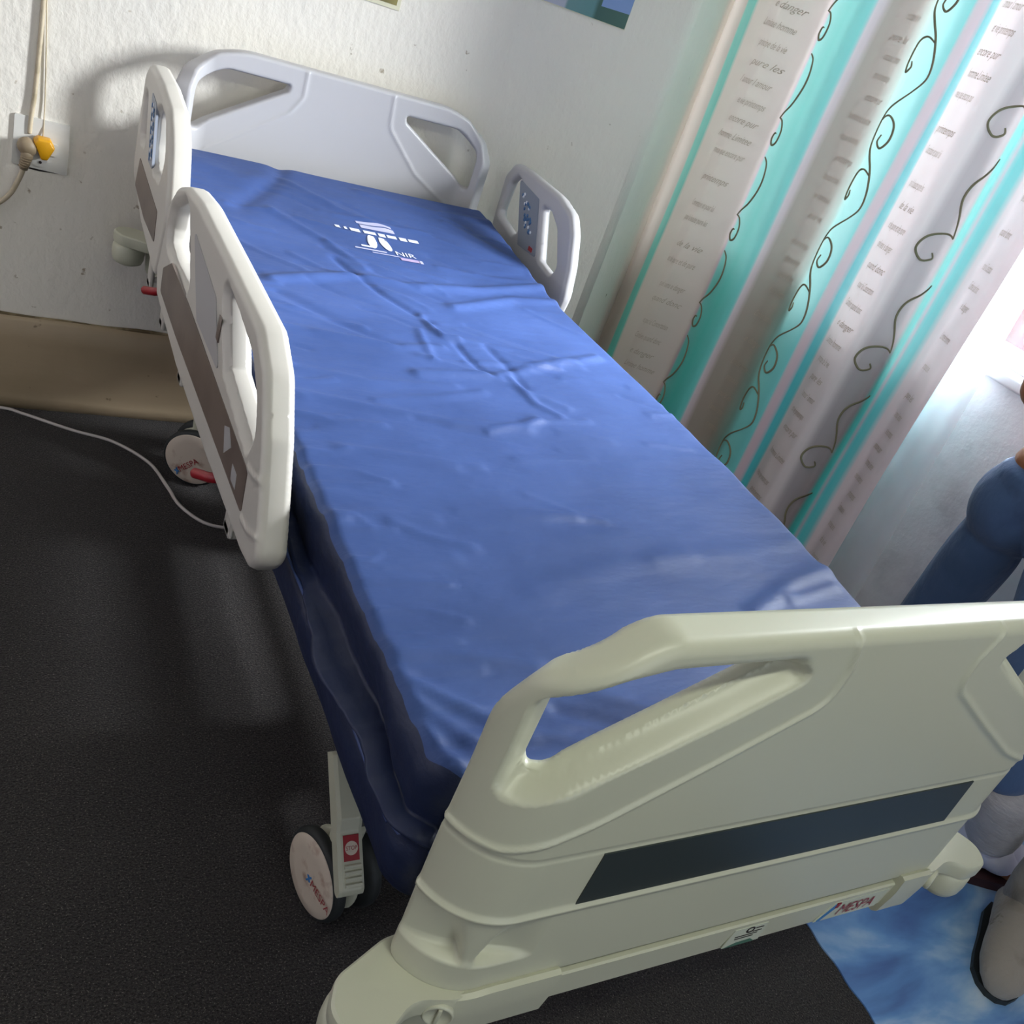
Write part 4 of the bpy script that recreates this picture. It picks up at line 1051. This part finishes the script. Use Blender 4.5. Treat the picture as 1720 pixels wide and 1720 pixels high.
# ------------------------------------------------------------------ pictures pinned to the wall
M['pic_a'] = ramp_mat('picture_print_yellow', [(0, (52, 46, 36)), (.28, (74, 62, 40)), (.36, (160, 140, 70)), (.5, (70, 66, 44)), (.62, (178, 160, 88)), (.8, (90, 84, 60)), (1, (150, 140, 90))], 'Object')
M['pic_b'] = ramp_mat('picture_print_teal', [(0, (206, 204, 220)), (.34, (196, 196, 214)), (.52, (178, 182, 196)), (.54, (112, 148, 150)), (.73, (104, 146, 148)), (.76, (74, 104, 98)), (1, (84, 116, 106))], 'Object', interp='LINEAR')
M['paper_edge'] = mat('paper_edge', (222, 218, 190), 0.6)
def picture(label, x0, x1, z0, z1, pm, border):
    org = wallp(x0, z0, 0)
    o = thing('wall_picture', tuple(org), label, 'picture')
    mb = MB(); mb.prism([(x0, z0), (x1, z0), (x1, z1), (x0, z1)], lambda u, v, w: wallp(u, v, w), .0005, .004)
    mb.build('backing', M['paper_edge'], o)
    # print, in local units so that its bands follow the sheet
    mb = MB(); w_ = x1 - x0; a = border
    vs = [wallp(x0 + w_*0 + s*(x1-x0-2*a) + a, v, .0046) for v in (z0 + a, z1 - a) for s in (0, 1)]
    mb.add([tuple(Vector(v) - vs[0]) for v in vs], [(0, 1, 3, 2)], 0, False)
    pr_ = mb.build('print', pm, o); pr_.location = vs[0] - org
    s = 1/(x1-x0-2*a)
    for v in pr_.data.vertices: v.co = Vector((v.co.x*s, v.co.y, v.co.z))
    pr_.scale = (1/s, 1, 1)
    return o
picture('small yellow and dark print on the wall above the headboard', .62, .972, 1.286, 1.75, M['pic_a'], .010)
pb = picture('teal and blue landscape print on the wall, right of the yellow print', 1.20, 1.638, 1.424, 1.80, M['pic_b'], .002)
mb = MB(); mb.prism([(1.540, 1.462), (1.6365, 1.466), (1.6365, 1.60), (1.540, 1.60)], lambda u, v, w: wallp(u, v, w), .0046, .0052)
M['sky_print'] = mat('sky_print', (126, 154, 204), 0.5); mb.build('sky_area', M['sky_print'], pb)

# ------------------------------------------------------------------ person by the window, mostly out of the picture
pr = thing('person', (2.36, 1.12, 0), 'person in dark blue jeans standing by the window, only one side in view', 'person')
FD = Vector((-.86, -.50, 0)).normalized(); RT = Vector((-.50, .86, 0)).normalized(); UP = Vector((0, 0, 1))     # facing, right-hand side, up
PC = Vector((2.362, 1.110, 0))
def bp(r, f, z): return PC + RT*r + FD*f + UP*z
def fused(name, joints, edges, blobs, m, voxel, smooth=6, root=0):
    """limbs grown on a skeleton plus rounded volumes, fused into one continuous surface"""
    parts = []
    o = skin_body(name, joints, edges, m, None, 2, root) if joints else None
    bm = bmesh.new()
    if o is not None:
        bm.from_mesh(o.data); me0 = o.data; bpy.data.objects.remove(o); bpy.data.meshes.remove(me0)
    for c, ax in blobs:      # centre, (right, forward, up) half sizes
        b2 = bmesh.new(); bmesh.ops.create_icosphere(b2, subdivisions=3, radius=1)
        for v in b2.verts: v.co = c + RT*(v.co.x*ax[0]) + FD*(v.co.y*ax[1]) + UP*(v.co.z*ax[2])
        if (RT.cross(FD)).z < 0: bmesh.ops.reverse_faces(b2, faces=b2.faces[:])
        t = bpy.data.meshes.new('t'); b2.to_mesh(t); b2.free(); bm.from_mesh(t); bpy.data.meshes.remove(t)
    me = bpy.data.meshes.new(name); bm.to_mesh(me); bm.free()
    o = bpy.data.objects.new(name, me); C.objects.link(o)
    md = o.modifiers.new('r', 'REMESH'); md.mode = 'VOXEL'; md.voxel_size = voxel
    ms = o.modifiers.new('s', 'SMOOTH'); ms.factor = .5; ms.iterations = smooth
    ev = o.evaluated_get(bpy.context.evaluated_depsgraph_get()); m2 = bpy.data.meshes.new_from_object(ev); m2.name = name
    bpy.data.objects.remove(o); bpy.data.meshes.remove(me)
    m2.materials.clear(); m2.materials.append(m); m2.polygons.foreach_set('use_smooth', [True]*len(m2.polygons))
    o = bpy.data.objects.new(name, m2); C.objects.link(o); o.parent = pr; o.location = -ploc(pr); return o
J = []; E_ = []
def jt(p, r, par=None):
    J.append((tuple(p), r))
    if par is not None: E_.append((par, len(J)-1))
    return len(J)-1
pel = jt(bp(0, 0, .86), .105); ab = jt(bp(0, 0, 1.0), .105, pel); chest = jt(bp(0, 0, 1.16), .115, ab); sh = jt(bp(0, -.01, 1.27), .085, chest)
nk = jt(bp(0, 0, 1.34), .050, sh); jt(bp(0, .015, 1.43), .060, nk)
KL = Vector((2.065, .765, .475)); AL = Vector((2.165, .675, .10)); HLp = Vector((2.375, 1.030, .79))
hl = jt(HLp, .088, pel); kl = jt(KL, .058, hl); al = jt(AL, .038, kl); jt((2.30, .610, .035), .030, al)
hr = jt((2.355, 1.190, .80), .088, pel); kr = jt((2.385, 1.225, .45), .058, hr); ar = jt((2.41, 1.255, .10), .040, kr); jt((2.350, 1.13, .040), .022, ar)
fin = []
for sd in (1, -1):
    S = bp(.175*sd, -.01, 1.255); El = bp(.200*sd, .035, 1.03); Wr = bp(.075*sd, .205, 1.02 + .03*sd)
    a0 = jt(S, .052, sh); a1 = jt(El, .040, a0); a2 = jt(Wr, .027, a1)
    hd = (Wr - El).normalized(); hand = jt(Wr + hd*.055, (.018, .030), a2)
    for k in range(4):
        base = Wr + hd*.085 + UP*((k - 1.5)*.019); L = (.030, .034, .032, .025)[k]
        q0 = jt(base, .0095, hand); q1 = jt(base + hd*L - RT*sd*.004, .0090, q0); q2 = jt(base + hd*L*1.85 - RT*sd*.014, .0082, q1); jt(base + hd*L*2.5 - RT*sd*.026, .0074, q2)
    tb = Wr + hd*.030 + UP*.026; t0 = jt(tb, .0110, hand); t1 = jt(tb + hd*.028 + UP*.018 - RT*sd*.008, .0100, t0); jt(tb + hd*.056 + UP*.020 - RT*sd*.016, .0088, t1)
HC = bp(0, .020, 1.470)
fused('body', J, E_, [(HC + UP*.015, (.074, .092, .092)), (HC - UP*.048 + FD*.022, (.056, .066, .058)), (HC + FD*.098 - UP*.012, (.013, .018, .022)), (HC + FD*.090 + UP*.012, (.009, .014, .030)),
                      (HC + RT*.076 - FD*.008, (.010, .020, .030)), (HC - RT*.076 - FD*.008, (.010, .020, .030)), (HC + FD*.086 - UP*.050, (.024, .010, .009)),
                      (bp(0, .01, 1.17), (.158, .108, .130)), (bp(0, 0, .88), (.150, .115, .085)), (bp(0, -.05, .83), (.130, .09, .09)), (bp(0, .005, 1.02), (.130, .096, .110))], M['skin'], .0048, 4, pel)
def chain(name, pts, m, sub=2, edges=None, root=0):
    return skin_body(name, pts, edges or [(i, i+1) for i in range(len(pts)-1)], m, pr, sub, root)
fused('jeans', [(tuple(bp(0, 0, .76)), .09), (tuple(HLp), .112), ((2.22, .895, .63), .098), (tuple(KL), .082), ((2.055, .715, .37), .070), ((2.085, .692, .30), .066),
                ((2.345, 1.185, .70), .100), ((2.365, 1.205, .58), .100), ((2.388, 1.225, .45), .094), ((2.402, 1.245, .26), .086), ((2.412, 1.258, .11), .080)],
      [(0, 1), (1, 2), (2, 3), (3, 4), (4, 5), (0, 6), (6, 7), (7, 8), (8, 9), (9, 10)],
      [(bp(0, 0, .835), (.170, .136, .075)), (bp(.078, -.01, .76), (.110, .118, .135)), (bp(-.078, .0, .77), (.110, .118, .125)), (bp(0, -.05, .80), (.145, .105, .095)), (bp(0, .02, .80), (.150, .110, .09))], M['jeans'], .008, 5, 0)
fused('shirt', [(tuple(bp(0, 0, 1.0)), .12), (tuple(bp(0, 0, 1.18)), .125), (tuple(bp(0, -.01, 1.275)), .100), (tuple(bp(0, 0, 1.315)), .064),
                (tuple(bp(.178, -.01, 1.255)), .066), (tuple(bp(.190, .012, 1.13)), .060), (tuple(bp(-.178, -.01, 1.255)), .066), (tuple(bp(-.190, .012, 1.13)), .060)],
      [(0, 1), (1, 2), (2, 3), (2, 4), (4, 5), (2, 6), (6, 7)],
      [(bp(0, .01, 1.17), (.172, .124, .145)), (bp(0, .005, 1.02), (.148, .114, .100)), (bp(0, .0, .985), (.156, .122, .055))], M['shirt'], .008, 5, 0)
fused('hair', [], [], [(HC + UP*.030 - FD*.022, (.080, .086, .088)), (HC + UP*.060 + FD*.010, (.070, .078, .058)), (HC - UP*.03 - FD*.055, (.062, .040, .055))], M['hair'], .006, 3)
for sd in (-1, 1):
    mb = MB(); c = HC + FD*.0845 + RT*(sd*.031) + UP*.012
    bm = bmesh.new(); bmesh.ops.create_uvsphere(bm, u_segments=16, v_segments=10, radius=.0095); mb.bm(bm, 0, Matrix.Translation(c))
    bm = bmesh.new(); bmesh.ops.create_uvsphere(bm, u_segments=12, v_segments=8, radius=.0056); mb.bm(bm, 1, Matrix.Translation(c + FD*.0052)); mb.build('eye', [M['eye'], M['hair']], pr)
    mb = MB(); mb.tube([c + UP*.022 + RT*(-.018) + FD*.002, c + UP*.027 + FD*.006, c + UP*.022 + RT*.018 + FD*.002], [.002, .004, .002], 8); mb.build('eyebrow', M['hair'], pr)
mb = MB(); mb.tube([HC + FD*.086 - UP*.050 - RT*.024, HC + FD*.096 - UP*.050, HC + FD*.086 - UP*.050 + RT*.024], [.003, .006, .003], 8); mb.build('mouth', M['lips'], pr)
chain('leg_warmer', [((2.075, .690, .345), (.076, .076)), ((2.095, .682, .27), (.074, .074)), ((2.13, .676, .19), (.070, .070)), ((2.165, .670, .115), (.062, .062))], M['knit'])
chain('sock', [((2.155, .672, .15), (.050, .050)), ((2.185, .665, .09), (.052, .052)), ((2.26, .63, .06), (.045, .040))], M['bag'])
def shoe(heel, toe, w0, w1, name='shoe'):
    h = Vector((heel[0], heel[1], 0)); t = Vector((toe[0], toe[1], 0)); d = (t-h); L = d.length; d.normalize(); s_ = Vector((-d.y, d.x, 0))
    mbs = MB(); mbu = MB(); rings = []
    prof = [(-.02, .55, .09), (.0, .85, .135), (.12, 1.0, .150), (.3, 1.0, .135), (.5, .95, .075), (.7, 1.05, .055), (.85, 1.0, .045), (.96, .7, .035), (1.0, .35, .028)]
    nseg = 18; vs = []; fs = []; vs2 = []; fs2 = []
    for (a, wd, ht) in prof:
        for k in range(nseg):
            an = 2*math.pi*k/nseg; cx_ = math.cos(an); cz_ = math.sin(an)
            vs.append(h + d*(a*L) + s_*(w0*wd*cx_) + Vector((0, 0, .022 + (ht*.5 + ht*.5*cz_))))
        for k in range(4):
            vs2.append(h + d*(a*L + (.012 if a > .5 else -.008)) + s_*((w0*wd + .006)*(-1, 1, 1, -1)[k]) + Vector((0, 0, (.0045, .0045, .030, .030)[k])))
    for i in range(len(prof)-1):
        for k in range(nseg): fs.append((i*nseg+k, i*nseg+(k+1) % nseg, (i+1)*nseg+(k+1) % nseg, (i+1)*nseg+k))
        for k in range(4): fs2.append((i*4+k, i*4+(k+1) % 4, (i+1)*4+(k+1) % 4, (i+1)*4+k))
    fs.append(tuple(range(nseg))); fs.append(tuple((len(prof)-1)*nseg+k for k in range(nseg))); fs2.append((0, 1, 2, 3)); fs2.append(tuple((len(prof)-1)*4+k for k in range(4)))
    mbu.add(vs, fs); o = mbu.build(name, M['bag'], pr); mbs.add(vs2, fs2, 0, False); mbs.build('sole', M['sole'], o)
shoe((2.165, .715), (2.42, .575), .062, .05); shoe((2.425, 1.295), (2.325, 1.045), .056, .05)

# a worn grey boot on the mat
bt = thing('boot', (2.08, .46, 0), 'worn grey suede boot standing on the blue floor mat', 'boot')
mb = MB()
def bootring(c, rx, ry, ang, tilt=0.0, n=24):
    out = []
    for k in range(n):
        a = 2*math.pi*k/n; x = rx*math.cos(a); y = ry*math.sin(a)
        out.append(Vector((c[0] + x*math.cos(ang) - y*math.sin(ang), c[1] + x*math.sin(ang) + y*math.cos(ang), c[2] + tilt*x)))
    return out
ang = math.radians(40)   # the toe points to the lower left
rings = []
def foot(a, half, hh, z0=.012):
    c = Vector((2.10, .50, 0)) + Vector((-.863, -.505, 0)).normalized()*a; s_ = Vector((.505, -.863, 0)).normalized()
    return [c + s_*half*math.cos(2*math.pi*k/24) + Vector((0, 0, z0 + hh*.5*(1 + math.sin(2*math.pi*k/24)))) for k in range(24)]
fr_ = [foot(-.10, .03, .06), foot(-.085, .05, .10), foot(-.03, .056, .135), foot(.04, .055, .125), foot(.09, .056, .10), foot(.135, .055, .085), foot(.17, .046, .07), foot(.19, .030, .05), foot(.197, .012, .025, .02)]
vs = [v for r in fr_ for v in r]; n = 24; fs = [tuple(range(n)), tuple((len(fr_)-1)*n+k for k in range(n))]
for i in range(len(fr_)-1):
    for k in range(n): fs.append((i*n+k, i*n+(k+1) % n, (i+1)*n+(k+1) % n, (i+1)*n+k))
mb.add(vs, fs); mb.build('vamp', M['suede'], bt)
mb = MB(); rr_ = []
for (z, r, dx) in ((.10, .060, 0), (.15, .068, .004), (.20, .070, .008), (.24, .073, .006), (.28, .074, .01), (.30, .076, .012), (.302, .070, .012), (.29, .066, .012)): rr_.append(bootring((2.135 + dx, .522 + dx*.5, z), r, r*.9, ang))
vs = [v for r in rr_ for v in r]; fs = [tuple(range(n)), tuple((len(rr_)-1)*n+k for k in range(n))]
for i in range(len(rr_)-1):
    for k in range(n): fs.append((i*n+k, i*n+(k+1) % n, (i+1)*n+(k+1) % n, (i+1)*n+k))
mb.add(vs, fs); mb.build('shaft', M['suede'], bt)
mb = MB(); sol = []
for z in (.0045, .016):
    pass
ol = []
for (a, hw) in ((-.102, .02), (-.092, .042), (-.05, .053), (.04, .052), (.10, .054), (.15, .051), (.182, .034), (.197, .012)):
    ol.append((a, hw))
poly = [(a, h_) for a, h_ in ol] + [(a, -h_) for a, h_ in reversed(ol)]
dv = Vector((-.863, -.505, 0)).normalized(); sv = Vector((.505, -.863, 0)).normalized(); c0 = Vector((2.10, .50, 0))
mb.prism(poly, lambda u, v, w: c0 + dv*u + sv*v + Vector((0, 0, w)), .0045, .018); mb.build('sole', M['rubber'], bt)
